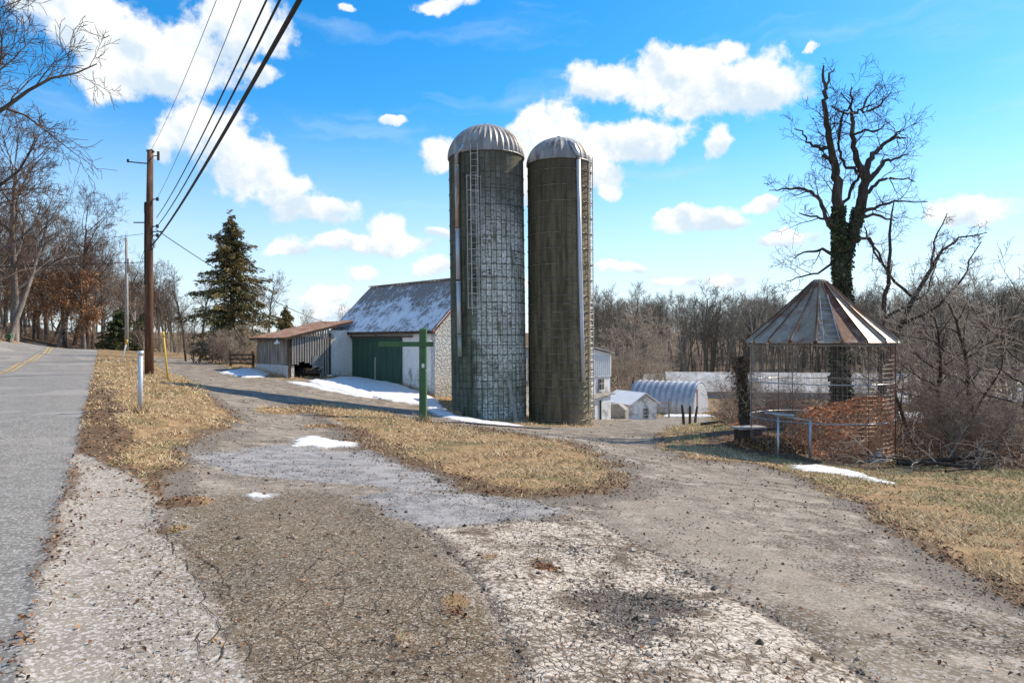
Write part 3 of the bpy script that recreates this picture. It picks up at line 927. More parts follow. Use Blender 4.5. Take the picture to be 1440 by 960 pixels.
# ladder and cage
mb = MB()
for dg in (-23.5, -13.5): cyl_box(mb, 1.99, dg + 4, 5.0, HA + .25, .03, .045)
z = 5.1
while z < HA + .2:
    mb.tube([cyl_pt(1.99, -19.5, z), cyl_pt(1.99, -9.5, z)], .015, 5); z += .3
lad = mb.build('ladder', M_LADDER, sa)
mb = MB(); z = 5.3
cc = cyl_pt(1.99, -14.5, 0)
def cage_pt(t, z):
    a = R(-14.5); ox = Vector((math.cos(a), math.sin(a), 0)); oy = Vector((math.sin(a), -math.cos(a), 0))
    return cc + ox * (.34 * math.cos(t)) + oy * (.62 * max(0, math.sin(t))) + Vector((0, 0, z))
while z < HA - .9:
    mb.tube([cage_pt(t, z) for t in np.linspace(0, math.pi, 11)], .016, 5); z += .68
for t in np.linspace(.15, math.pi - .15, 5):
    mb.tube([cage_pt(t, 5.3), cage_pt(t, HA - 1.3)], .013, 5)
mb.build('ladder_cage', M_LADDER, sa)
# fill pipe in sections
for (za, zb, dx, mm) in ((9.15, 12.15, 0, M('rusty_pipe', (.62, .58, .52), (.34, .20, .12), 2.5, .5, .3, .1, stretch=(2, 2, .3))), (6.72, 9.12, .5, M_PIPEW), (4.15, 6.62, 1.2, M_PIPEW), (3.05, 4.1, 1.9, M('mossy_pipe', (.40, .43, .38), (.28, .31, .26), 4, .6, .2, .1))):
    mb = MB(); a = cyl_pt(2.02, -42 + dx, za); b = cyl_pt(2.02, -42 + dx * .6, zb)
    mb.tube([a, b], .105, 14); mb.tube([b - Vector((0, 0, .07)), b], .12, 14)
    mb.build('fill_pipe', mm, sa, True)
# hood where the pipe enters the dome
MB().tube([cyl_pt(2.02, -42, HA - .65), cyl_pt(2.02, -41, HA - .2), cyl_pt(1.88, -38, HA + .18), cyl_pt(1.6, -32, HA + .42)], [.105, .12, .14, .15], 12).build('pipe_elbow', M_GALV, sa, True)
pl = MB(); p0 = Vector((pa.x + 1.35, pa.y - 2.05, hz(pa.x + 1.35, pa.y - 2.05) - .05))
pl.bar((0, 0, 0), (-.42, .48, 2.15), .17, .04, up=(0, -1, 0))
o = pl.build('leaning_plank', M_CONC); o.location = p0
tag(o, 'grey plank leaning against the foot of the paler silo', 'plank')

pb = Vector(((788 - 720) / F * 34.2, 34.2, -2.55))
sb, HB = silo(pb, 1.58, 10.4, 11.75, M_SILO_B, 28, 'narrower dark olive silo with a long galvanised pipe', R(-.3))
zs = []; z = .35
while z < HB - .3:
    zs.append(z); z += .40 if z < 6.0 else .76
for z in zs:      # each hoop with its bolted ends beside the ladder
    mb = MB().ring(1.598, z, .012, 96, 5)
    for dg in (50, 69): mb.box(cyl_pt(1.63, dg, z), (.10, .10, .05), rz=R(dg))
    mb.tube([cyl_pt(1.6, 66, z + .05), cyl_pt(1.72, 84, z + .07)], .014, 5)
    mb.build('hoop', M_HOOPB, sb)
mb = MB()
for dg in (53, 66): cyl_box(mb, 1.74, dg, .9, HB + .2, .03, .045)
z = 1.0
while z < HB + .15:
    mb.tube([cyl_pt(1.74, 53, z), cyl_pt(1.74, 66, z)], .016, 5); z += .28
mb.build('ladder', M_LADDER, sb)
mb = MB()
mb.tube([cyl_pt(1.73, 36.5, 2.2), cyl_pt(1.72, 34, 4.5), cyl_pt(1.72, 31, 8), cyl_pt(1.72, 28.5, HB - .1)], .10, 14)
mb.build('fill_pipe', M_PIPEW, sb, True)
MB().tube([cyl_pt(1.72, 28.5, HB - .15), cyl_pt(1.70, 28, HB + .2), cyl_pt(1.45, 24, HB + .62), cyl_pt(1.15, 18, HB + .85)], [.10, .13, .15, .12], 12).build('pipe_elbow', M_GALV, sb, True)

# ================================================================== BARN (local x along the doors' front, y out of it)
RB = Vector((-4.5, 40, -1.65)); RZ = R(135)
barn = empty('barn', RB, RZ, 'white stone barn with green doors and a steep snow dusted roof', 'barn')
LB, WB, EH, RH = 11.3, 6.2, 4.15, 7.13       # length, depth, eave and ridge above the root
def T(pts): return [Vector(p) for p in pts]
D0, D1, DH = 3.3, 8.85, 2.85                   # door opening along x
mb = MB()
mb.box((D0 / 2, -.2, EH / 2 - .6), (D0, .4, EH + 1.2))
mb.box(((D1 + LB) / 2, -.2, EH / 2 - .3), (LB - D1, .4, EH + .6))
mb.box(((D0 + D1) / 2, -.2, (EH + DH + .55) / 2), (D1 - D0, .4, EH - DH - .55))
mb.build('front_wall', M_STUCCO, barn)
mb = MB(); mb.prism([(0.0, .012, -1.5), (0.0, .012, EH - .02), (0.0, -WB / 2, RH - .08), (0.0, -WB, EH - .02), (0.0, -WB, -1.5)], (1, 0, 0), .399)
mb.v = [(x - .012, y, z) for x, y, z in mb.v]
mb.build('gable_wall', M_STONEW, barn)
mb = MB(); mb.prism([(LB - .3, -.05, -1), (LB - .3, -.05, EH - .03), (LB - .3, -WB / 2, RH - .1), (LB - .3, -WB, EH - .03), (LB - .3, -WB, -1)], (1, 0, 0), .3)
mb.box((LB / 2, -WB + .2, EH / 2 - .4), (LB - .8, .4, EH + .8))
mb.build('rear_walls', M_STONEW, barn)
# sliding doors, each of boards
for (xa, xb, yy) in ((D0 - .1, (D0 + D1) / 2, .09), ((D0 + D1) / 2 + .01, D1 + .05, .035)):
    mb = MB(); n = 9
    for i in range(n):
        w = (xb - xa) / n
        mb.box((xa + w * (i + .5), yy + (.006 if i % 2 else 0), DH / 2 + .5 - .62), (w - .008, .04, DH + 1.2))
    d = mb.build('barn_door', M_DOORG, barn)
    MB().box(((xa + xb) / 2, yy + .035, DH + .55), (xb - xa - .05, .03, .16)).build('top_rail', M_DOORG, d)
    MB().box((xb - .07 if xa < 5 else xa + .07, yy + .036, DH / 2), (.06, .03, 1.6)).build('edge_batten', M_GPOLE, d)
MB().box(((D0 + D1) / 2 - .4, .13, DH + .70), (D1 - D0 + 1.6, .10, .09)).build('door_track', M_DARKWOOD, barn)
M_SROOF = snowy_roof()
def ribbed(x0, x1, ya, za, yb, zb, step=.42, rib=.035, th=.05):
    """sheet from eave (ya,za) to ridge (yb,zb) with standing ribs"""
    mb = MB(); s = Vector((0, yb - ya, zb - za)); L = s.length; s.normalize(); nrm = Vector((0, -s.z, s.y))
    if nrm.z < 0: nrm = -nrm
    a = Vector((0, ya, za)); xs = []
    x = x0
    while x < x1 - .01:
        xs += [(x, 0), (x + step * .38, 0), (x + step * .46, rib), (x + step * .54, rib), (x + step * .62, 0)]; x += step
    xs = [p for p in xs if p[0] <= x1] + [(x1, 0)]
    nl = 8; vs = []
    for j in range(nl + 1):
        for (xx, h) in xs: vs.append(a + Vector((xx, 0, 0)) + s * (L * j / nl) + nrm * (h + .012 * math.sin(j * 2.1 + xx * 1.7)))
    w = len(xs); fs = []
    for j in range(nl):
        for i in range(w - 1): fs.append((j * w + i, j * w + i + 1, (j + 1) * w + i + 1, (j + 1) * w + i))
    mb.add(vs, fs)
    b = len(mb.v); vs2 = [Vector(v) - nrm * th for v in vs]
    mb.add(vs2, [tuple(reversed(f)) for f in fs])
    n = len(vs)
    def strip(ids):
        for p, q_ in zip(ids[:-1], ids[1:]): mb.f.append((p, q_, q_ + n, p + n))
    strip(list(range(w))); strip([nl * w + i for i in range(w)][::-1]); strip([j * w for j in range(nl + 1)][::-1]); strip([j * w + w - 1 for j in range(nl + 1)])
    return mb
sl_ = (RH - EH) / (WB / 2)
roof = ribbed(-.28, LB + .2, .38, EH - .38 * sl_ + .10, -WB / 2, RH + .10).build('roof', M_SROOF, barn)
ribbed(-.28, LB + .2, -WB - .38, EH - .38 * sl_ + .10, -WB / 2, RH + .10).build('roof', M_SROOF, barn)
MB().bar((-.30, -WB / 2, RH + .15), (LB + .22, -WB / 2, RH + .15), .34, .05).build('ridge_cap', M_DOME, roof)
mb = MB()
mb.bar((-.25, .40, EH - .38 * sl_ + .0), (-.25, -WB / 2, RH + .0), .05, .2); mb.bar((-.25, -WB - .4, EH - .38 * sl_), (-.25, -WB / 2, RH), .05, .2)
mb.build('rake_board', M_REDPAINT, roof)
MB().box((LB / 2, .36, EH - .40 * sl_ + .02), (LB + .4, .04, .17)).build('eave_board', M_DARKWOOD, roof)
MB().tube([(-.05, .28, EH - .9), (-.12, .7, EH - .85), (-.12, 1.0, EH - .82)], .02, 6).build('gable_bracket', M_WHITE, barn)

# lean-to of boards on a stone base (same frame)
sh_ = empty('lean_to', RB, RZ, 'low board lean-to with rusty sheet roof and a dark bay, beside the barn', 'shed')
SX0, SX1, SY = 9.0, 13.6, 4.65
zb = .75                                         # ground at its front, above the barn root
zl, zh = 3.52, 4.62                              # roof underside at the front, at the barn
def rz_(y): return zh + (zl - zh) * y / SY
mb = MB(); mb.box((SX1 - .78 * .5 - 1.5, SY - .2, zb + .15), (SX1 - SX0 - .75, .4, 1.7)); mb.box((SX1 - .2, SY / 2 - .2, zb + .2), (.4, SY - .4, 1.7))
mb.box((SX0 + .35, SY - .22, zb + .1), (.68, .46, 1.75))
mb.build('stone_base', M_STONEW, sh_)
mb = MB(); n = 15; w = (SX1 - SX0 - .1) / n
for i in range(n):
    mb.box((SX0 + .05 + w * (i + .5), SY - .10 + .012 * (i % 2), (zb + 1.0 + zl) / 2), (w - .012, .03, zl - zb - 1.0))
mb.build('front_boards', M_OLDWOOD, sh_)
mb = MB(); n = 16; y0, y1 = 1.75, SY - .05; w = (y1 - y0) / n
for i in range(n):                               # gappy vertical boards above the dark bay
    y = y0 + w * (i + .5); lo = 1.85 if i > 3 else .3
    lo += random.uniform(-.12, .12)
    hi = rz_(y) - .04
    mb.box((SX0 - .04, y, (lo + hi) / 2), (.03, w * random.uniform(.55, .72), hi - lo))
mb.build('side_boards', M_GPOLE, sh_)
mb = MB(); mb.box((SX0 + .02, (y0 + y1) / 2, 2.25), (.06, y1 - y0, .14)); mb.box((SX0 + .02, (y0 + y1) / 2, 3.2), (.06, y1 - y0, .12))
mb.box((SX0 + .02, 1.72, 1.7), (.16, .16, 4.2)); mb.box((SX0 + .03, SY - .12, 2.2), (.17, .17, 2.6))
mb.build('posts', M_DARKWOOD, sh_)
MB().box((SX0 + .15, .88, 1.7), (.25, 1.70, 4.6)).build('return_wall', M_STUCCO, sh_)
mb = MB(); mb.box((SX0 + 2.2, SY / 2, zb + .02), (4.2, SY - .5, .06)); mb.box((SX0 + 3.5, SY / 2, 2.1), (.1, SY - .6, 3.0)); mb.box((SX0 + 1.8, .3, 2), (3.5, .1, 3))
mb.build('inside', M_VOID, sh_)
mb = MB(); mb.box((SX0 - .06, 2.6, 1.95), (.03, .8, .75)); mb.build('plastic_sheet', M_GALV, sh_)
rf = ribbed(SX0 - .25, SX1 + .35, SY + .35, rz_(SY + .35) + .06, -.02, rz_(0) + .06, .5, .022, .05)
rfo = rf.build('roof', M_RUSTROOF, sh_)
MB().bar((SX0 - .24, SY + .35, rz_(SY + .35) - .04), (SX0 - .24, .1, rz_(.1) - .04), .05, .15).build('rake_board', M_DARKWOOD, rfo)
MB().box(((SX0 + SX1) / 2, SY + .33, rz_(SY + .33) - .03), (SX1 - SX0 + .5, .04, .13)).build('eave_board', M_DARKWOOD, rfo)
lamp = empty('barn_lamp', RB + Matrix.Rotation(RZ, 3, 'Z') @ Vector((SX0 + .55, SY + .42, zl - .32)), RZ, 'small white dish lamp under the corner of the lean-to roof', 'lamp')
MB().lathe([(.22, -.1), (.17, -.02), (.06, .06), (.05, .16), (0, .18)], 18).build('lamp_shade', M_WHITE, lamp, True)
MB().tube([(0, 0, .16), (0, -.1, .22), (0, -.3, .22)], .02, 6).build('bracket', M_DARK, lamp)

# stored oddments in the dark bay
def bay(x, y, z): return RB + Matrix.Rotation(RZ, 3, 'Z') @ Vector((x, y, z))
t = empty('old_cart', bay(SX0 - .0, 3.0, .85), RZ, 'dark old two wheeled cart parked in the open bay of the lean-to', 'cart')
MB().box((.3, 0, .5), (1.2, 1.0, .35)).build('tray', M_DARKWOOD, t)
for yy in (-.55, .55):
    wv = MB(); wv.ring(.32, 0, .035, 20, 6); wv.v = [(x + .3, z_ + yy, y + .33) for x, y, z_ in wv.v]
    for a in range(4): wv.bar((.3 - .3 * math.cos(a * .785), yy, .33 - .3 * math.sin(a * .785)), (.3 + .3 * math.cos(a * .785), yy, .33 + .3 * math.sin(a * .785)), .02, .03)
    wv.build('wheel', M_DARK, t)
MB().bar((-.3, -.3, .55), (-1.0, -.3, .8), .05, .05).bar((-.3, .3, .55), (-1.0, .3, .8), .05, .05).build('handles', M_GPOLE, t)
MB().lathe([(.22, 0), (.26, .3), (.25, .55), (.20, .62), (.0, .62)], 16)
pail = empty('pail', bay(SX0 - .5, 1.95, .62), 0, 'pale upright pail standing at the post of the lean-to', 'pail')
MB().lathe([(.0, .0), (.17, 0), (.22, .42), (.235, .42), (.235, .45), (.2, .45), (.16, .05)], 18).build('bucket', M_WHITE, pail, True)
MB().tube([Vector((.22 * math.cos(a), 0, .43 + .14 * math.sin(a))) for a in np.linspace(0, math.pi, 9)], .008, 5).build('handle', M_DARK, pail)

# rail gate left of the lean-to
gt = empty('field_gate', (P(340, 518, 47.5).x, 47.5, hz(P(340, 518, 47.5).x, 47.5)), R(158), 'low dark wooden field gate left of the lean-to', 'gate')
mb = MB()
for z in (.25, .55, .85): mb.box((0, 0, z), (1.9, .05, .11))
mb.bar((-.9, .04, .25), (.9, .04, .85), .04, .1, up=(0, 1, 0)); mb.build('rails', M_DARKWOOD, gt)
for x in (-1.0, 1.0): MB().box((x, 0, .45), (.13, .13, 1.3)).build('post', M_DARKWOOD, gt)

# ================================================================== WHITE DAIRY BUILDING BEHIND THE SILOS
DA = Vector((.38, 36.3, -3.1))
dairy = empty('dairy_building', DA, R(45), 'tall white building half hidden behind the silos', 'building')
wd = 8.0
mb = MB(); mb.box((wd / 2, 2.0, .79), (wd, 4.0, 3.55)); mb.build('block_wall', M_WHITE, dairy)
mb = MB(); mb.prism([(-.03, -.05, 2.57), (-.03, -.05, 4.36), (6.0, -.05, 4.30), (wd + .03, -.05, 3.96), (wd + .03, -.05, 2.57)], (0, 1, 0), 4.1)
for i in range(40): mb.box((.1 + i * .2, -.07, 3.25), (.03, .03, 1.36 if i < 34 else 1.2))
mb.build('metal_siding', M_WMETAL, dairy)
mb = MB(); mb.bar((-.15, 2.0, 4.43), (6.02, 2.0, 4.37), 4.5, .06); mb.bar((6.0, 2.0, 4.372), (wd + .15, 2.0, 4.00), 4.5, .06); mb.build('roof', M_GALV, dairy)
fx = wd - .95
w = MB().box((fx, -.04, 2.12), (.50, .05, .74)).build('window', M_GPOLE, dairy)
mb = MB(); mb.box((fx, -.07, 2.12), (.40, .02, .64)); mb.build('pane', M_PANE, w)
mb = MB(); mb.box((fx, -.085, 2.12), (.03, .015, .64)); mb.box((fx, -.086, 2.16), (.40, .014, .03)); mb.box((fx, -.09, 1.74), (.58, .08, .05)); mb.build('sash_bars', M_WHITE, w)
mb = MB(); mb.box((wd - 2.0, -.5, .3), (1.5, .95, 2.3)); mb.build('entry_wall', M_WHITE, dairy)
mb = MB(); mb.bar((wd - 2.95, -.5, 1.40), (wd - .95, -.5, 1.62), 1.2, .06); mb.build('entry_roof', M_CONC, dairy)
d = MB().box((wd - 1.8, -1.0, .25), (.80, .05, 2.0)).build('entry_door', M_WHITE, dairy)
mb = MB(); mb.box((wd - 2.27, -.99, .25), (.10, .07, 2.1)); mb.build('door_jamb', M_DARK, d)

# small gabled shed
SG = P(893, 592, 50); sg = empty('small_shed', SG, R(28), 'little white shed with a low gabled roof beside the arched hut', 'shed'); sg.scale = (.86, .86, .95)
mb = MB(); mb.prism([(-1.35, -1.2, -.5), (1.35, -1.2, -.5), (1.35, -1.2, 1.45), (0, -1.2, 2.15), (-1.35, -1.2, 1.45)], (0, 1, 0), 3.6)
mb.build('wall', M_WHITE, sg)
for s in (-1, 1):
    mb = MB(); mb.bar((s * 1.62, .6, 1.40), (s * -.02, .6, 2.26), 4.1, .06) ; mb.build('roof', M_WMETAL, sg)
w = MB().box((.15, -1.22, .72), (.62, .05, .85)).build('window', M_WHITE, sg)
MB().box((.15, -1.255, .72), (.5, .02, .72)).build('pane', M_PANE, w)
mb = MB(); [mb.box((.15 + x, -1.27, .72), (.03, .015, .72)) for x in (-.12, .12)]; [mb.box((.15, -1.271, .72 + z), (.5, .015, .03)) for z in (-.15, .12)]; mb.build('sash_bars', M_WHITE, w)
bl = MB(); random.seed(5)
bl.prism([(-.75, -.4, -.3), (.75, -.4, -.3), (.72, -.4, .95), (.2, -.4, 1.35), (-.6, -.4, 1.25), (-.8, -.4, .6)], (0, 1, 0), .9)
o = bl.build('stone_pier', M_CONC, bevel=.08); q_ = P(867, 594, 47); o.location = q_; o.rotation_euler = (0, 0, R(-25))
tag(o, 'stained stump of stone wall in front of the little white shed', 'stone pier')

# arched hut
def arch(r, n=20, k=1.0): return [(r * math.cos(a), r * k * math.sin(a)) for a in np.linspace(0, math.pi, n + 1)]
Q0 = P(986, 579, 62); qh = empty('arched_hut', Q0, R(-35), 'ribbed metal hut with a rounded roof at the end of the lane', 'hut')
r0 = 2.05; Lh = 6.3
# local: axis along -x (to the left and away), front face at x = 0
vs, fs = [], []; ns = 20; nx = 66
for i in range(nx + 1):
    x = -Lh * i / nx; k = 1 + .035 * (1 - abs(math.cos(math.pi * 11 * i / nx)) ** .6)
    for (a, b) in arch(r0, ns, 1.35): vs.append((x, a * k, b * k - .1))
for i in range(nx):
    for j in range(ns):
        fs.append((i * (ns + 1) + j, i * (ns + 1) + j + 1, (i + 1) * (ns + 1) + j + 1, (i + 1) * (ns + 1) + j))
MB().add(vs, fs).build('ribbed_shell', M('hut_sheet', (.50, .50, .51), (.40, .40, .41), 2, .4, .55, .05), qh, True)
mb = MB(); out = [(-.06, a * .97, b * .97 - .1) for a, b in arch(r0, ns, 1.35)]
mb.prism(out, (1, 0, 0), .04)
for i in range(20):
    y = -1.85 + i * .195; hh = 1.35 * math.sqrt(max(0, (r0 * .96) ** 2 - y * y))
    if hh > .2: mb.box((.0, y, hh / 2 - .1), (.04, .05, hh - .05))
mb.build('front_panel', M_WMETAL, qh)
MB().box((.03, -1.1, 1.0), (.05, .22, 2.2)).build('door_post', M_RUST, qh)

# long low greenhouse sheds
def long_shed(cu, v, Y, L, Wd, eh, rh, rz, label, m1, m2):
    p = P(cu, v, Y); o = empty('long_shed', p, rz, label, 'shed')
    mb = MB(); mb.prism([(-L / 2, -Wd / 2, -.8), (-L / 2, Wd / 2, -.8), (-L / 2, Wd / 2, eh), (-L / 2, 0, rh - .05), (-L / 2, -Wd / 2, eh)], (1, 0, 0), L)
    for i in range(int(L / 1.2)): mb.box((-L / 2 + .6 + i * 1.2, -Wd / 2 - .02, eh / 2), (.08, .05, eh))
    mb.build('wall', m1, o)
    for s in (-1, 1):
        ribbed(-L / 2 - .3, L / 2 + .3, s * (Wd / 2 + .3), eh - .05, 0, rh + .03, 2.6, .02, .05).build('roof', m2, o)
M_ROOFW = M('pale_roof', (.46, .45, .425), (.36, .34, .31), 1.2, .7, .0, .1, c3=(.54, .53, .52), s3=.5)
long_shed(1085, 573, 84, 25, 7, 2.2, 4.3, R(-9), 'long pale roofed shed behind the arched hut, blue grey wall', M('blue_wall', (.33, .36, .40), (.28, .30, .33), 2, .8, 0, .1), M_ROOFW)
long_shed(1210, 560, 98, 30, 7, 1.8, 3.6, R(-9), 'farther long white shed seen through the wire crib', M_WHITE, M_ROOFW)
long_shed(952, 556, 96, 9, 5, 1.6, 3.0, R(-9), 'small far white shed at the edge of the wood', M_WHITE, M_ROOFW)

# board fence left of the hut, and three leaning posts
fn = empty('plank_fence', P(925, 586, 56), R(-8), 'short pale plank fence between the little shed and the arched hut', 'fence')
mb = MB()
for z in (.75, 1.15): mb.box((0, 0, z), (2.2, .05, .16))
mb.build('rails', M_GPOLE, fn)
for x in (-1.0, .9): MB().box((x, .05, .5), (.12, .12, 2.0)).build('post', M_OLDWOOD, fn)
for i, (u, v, hp, ln, lab) in enumerate([(962, 604, 27, -.09, 'tallest dark leaning fence post at the lane, left of three'), (970, 600, 24, .02, 'upright thin dark fence post, middle of three'), (977, 601, 22, .12, 'short dark fence post leaning right, last of three')]):
    Y = 34 + i * 1.5; p = P(u, v, Y); z = hz(p.x, Y); h = hp / F * Y * 1.05
    o = MB().tube([(0, 0, -.3), (ln * .5, 0, h * .5), (ln * 1.2, .02, h)], [.075, .07, .055], 8).build('fence_post', M_DARKWOOD); o.location = (p.x, Y, z)
    tag(o, lab, 'post', 'broken fence posts beside the lane')

# ================================================================== CORN CRIB
CR = Vector((9.32, 20.7, -1.78)); RC = 1.98
crib = empty('corn_crib', CR, 0, 'round wire corn crib with a conical rusty metal roof', 'corn crib')
M_WIRE = M('crib_wire', (.48, .45, .42), (.30, .24, .20), 8, .5, .6, 0)
EZ, AZ_ = 3.33, 5.16          # eave and apex above the base
mb = MB()
for i in range(96):
    a = 2 * math.pi * i / 96
    mb.tube([(RC * math.sin(a), -RC * math.cos(a), -.1), (RC * math.sin(a), -RC * math.cos(a), EZ)], .0025, 3, False)
for i in range(27): mb.ring(RC + .004, .05 + i * .122, .0026, 56, 3)
mb.build('wire_wall', M_WIRE, crib)
for z in (.02, 1.1, 2.18, 3.27):
    MB().ring(RC + .012, z, .017, 72, 6).build('hoop', M_GALV, crib, True)
mb = MB()
for i in range(6):
    a = 2 * math.pi * (i + .25) / 6; mb.tube([(RC * .985 * math.sin(a), -RC * .985 * math.cos(a), -.2), (RC * .985 * math.sin(a), -RC * .985 * math.cos(a), EZ)], .012, 6)
mb.build('uprights', M_HOOP, crib)
# shelled wire door panel at the right side, several layers thick
mb = MB()
for i in range(16):
    a = R(66 + i * 1.5); mb.tube([(2.03 * math.sin(a), -2.03 * math.cos(a), 0), (2.03 * math.sin(a), -2.03 * math.cos(a), EZ)], .0045, 4, False)
for i in range(15): mb.ring(2.035, .1 + i * .225, .006, 8, 4, R(64), R(90))
mb.build('door_panel', M_RUST, crib)
# roof of tapered sheets
n = 20; RR_ = RC + .16
rus = M('rusty_roof_sheet', (.14, .055, .032), (.20, .10, .065), 3, .75, .1, .2, c3=(.32, .24, .19), s3=2)
dull = M('dull_roof_sheet', (.42, .355, .28), (.28, .215, .16), 2.5, .85, .05, .2, c3=(.24, .12, .075), s3=1.6)
pale_ = M('pale_roof_sheet', (.50, .44, .37), (.38, .32, .26), 2.5, .5, .35, .15, c3=(.36, .22, .14), s3=1.3)  # galvanised sheets on the right, sun glare painted in as a paler colour
for i in range(n):
    a0, a1 = 2 * math.pi * (i - .5) / n, 2 * math.pi * (i + .5) / n
    am = (a0 + a1) / 2; deg = (math.degrees(am) + 180) % 360 - 180
    mb = MB(); vs, fs = [], []; sec = [(0, .075), (.06, .075), (.09, 0), (.91, 0), (.94, .075), (1, .075)]
    for j in range(5):
        t = j / 4; r = RR_ + (.20 - RR_) * t; zz = EZ + .02 + (AZ_ - EZ - .02) * t - .05 * math.sin(math.pi * t)
        for (f, h) in sec:
            a = a0 + (a1 - a0) * f; vs.append((r * math.sin(a), -r * math.cos(a), zz + h * (1 - .6 * t)))
    m6 = len(sec)
    for j in range(4):
        for c in range(m6 - 1): fs.append((j * m6 + c, j * m6 + c + 1, (j + 1) * m6 + c + 1, (j + 1) * m6 + c))
    nv = len(vs); vs += [(x, y, z - .02) for x, y, z in vs]; fs += [tuple(reversed([k + nv for k in f])) for f in fs]
    fs += [(c, c + nv, c + 1 + nv, c + 1) for c in range(m6 - 1)]
    mb.add(vs, fs)
    mt = rus if -2 < deg < 10 or deg in () else pale_ if 10 < deg < 100 else dull
    mb.build('roof_sheet', mt, crib)
M_SEAM = M('seam_rust', (.085, .045, .03), (.15, .09, .06), 6, .8, 0, 0)
for i in range(n):
    a = 2 * math.pi * (i - .5) / n; mb = MB()
    pts = []
    for j in range(5):
        t = j / 4; r = RR_ + .005 + (.21 - RR_) * t; pts.append((r * math.sin(a), -r * math.cos(a), EZ + .03 + (AZ_ - EZ - .02) * t - .05 * math.sin(math.pi * t) + .075 * (1 - .6 * t)))
    mb.tube(pts, [.022, .021, .02, .018, .016], 6).build('roof_rib', M_SEAM, crib)
MB().lathe([(.27, AZ_ - .06), (.25, AZ_ + .0), (.17, AZ_ + .09), (.0, AZ_ + .11)], 20).build('roof_cap', dull, crib)
mb = MB(); a = R(-16)
def rp(r, off): 
    t = (RR_ - r) / (RR_ - .2); zz = EZ + (AZ_ - EZ) * t + .09
    return Vector((r * math.sin(a) + off * math.cos(a), -r * math.cos(a) + off * math.sin(a), zz))
for s in (-.2, .2): mb.tube([rp(RR_ - .02, s), rp(.75, s * .55)], .014, 5)
for i in range(8):
    r = RR_ - .1 - i * .17; k = 1 - .45 * i / 8; mb.tube([rp(r, -.24 * k), rp(r, .24 * k)], .013, 5)
mb.build('roof_ladder', M_GALV, crib)

# pile of orange chips in the crib
def heap(name, c, rx, ry, h, n, colmat, label, cat, seed, lean=(0, 0), Rlim=None):
    rg = np.random.default_rng(seed); N = 46
    g = np.linspace(-1, 1, N); X, Y = np.meshgrid(g, g); r = np.sqrt(X * X + Y * Y)
    hh = h * np.clip(1 - r ** 1.6, -.02, 1) * (1 + .35 * fbm(X * 3, Y * 3, 1.2, 3, seed)) * np.clip(1 + lean[0] * X + lean[1] * Y, 0, 3)
    V = np.stack([X * rx, Y * ry, hh - .04], -1).reshape(-1, 3); idx = np.arange(N * N).reshape(N, N)
    Q = np.stack([idx[:-1, :-1], idx[:-1, 1:], idx[1:, 1:], idx[1:, :-1]], -1).reshape(-1, 4)
    Q = Q[(r.reshape(-1)[Q] < 1.02).all(1)]
    if Rlim is not None:
        rl = np.hypot(V[:, 0] + Rlim[0], V[:, 1] + Rlim[1]); Q = Q[(rl[Q] < Rlim[2]).all(1)]
    vs, qs = [V], [Q]; b = len(V)
    ok = V[np.unique(Q)]; pk = ok[rg.integers(0, len(ok), n)] + rg.normal(0, .03, (n, 3)) * (1, 1, .6)
    L = rg.uniform(.035, .10, n)
    d1 = rg.normal(0, 1, (n, 3)); d1 /= np.linalg.norm(d1, axis=1)[:, None]
    d2 = np.cross(d1, rg.normal(0, 1, (n, 3))); d2 /= np.linalg.norm(d2, axis=1)[:, None]
    a, bb = d1 * L[:, None], d2 * L[:, None] * .45
    C = np.stack([pk - a, pk + bb, pk + a, pk - bb], 1).reshape(-1, 3) + (0, 0, .03)
    vs.append(C); qs.append(np.arange(4 * n).reshape(n, 4) + b)
    VV = np.concatenate(vs)
    rnd = np.concatenate([np.full(b, .35), np.repeat(rg.random(n), 4)])
    me = np_mesh(name, VV, np.concatenate(qs), None, False)
    set_attr(me, 'tint', np.stack([rnd] * 3 + [np.ones_like(rnd)], -1))
    o = link(name, me, None, colmat); o.location = c
    return tag(o, label, cat)


def tint_mat(name, stops, rough=.85, transl=0.0):
    ma, q, bs = new_mat(name)
    a = q.n('ShaderNodeAttribute', attribute_name='tint')
    q.put(bs.inputs['Base Color'], q.ramp(q.sep(a.outputs['Color'])[0], stops))
    bs.inputs['Roughness'].default_value = rough; bs.inputs['Specular IOR Level'].default_value = .2
    return ma


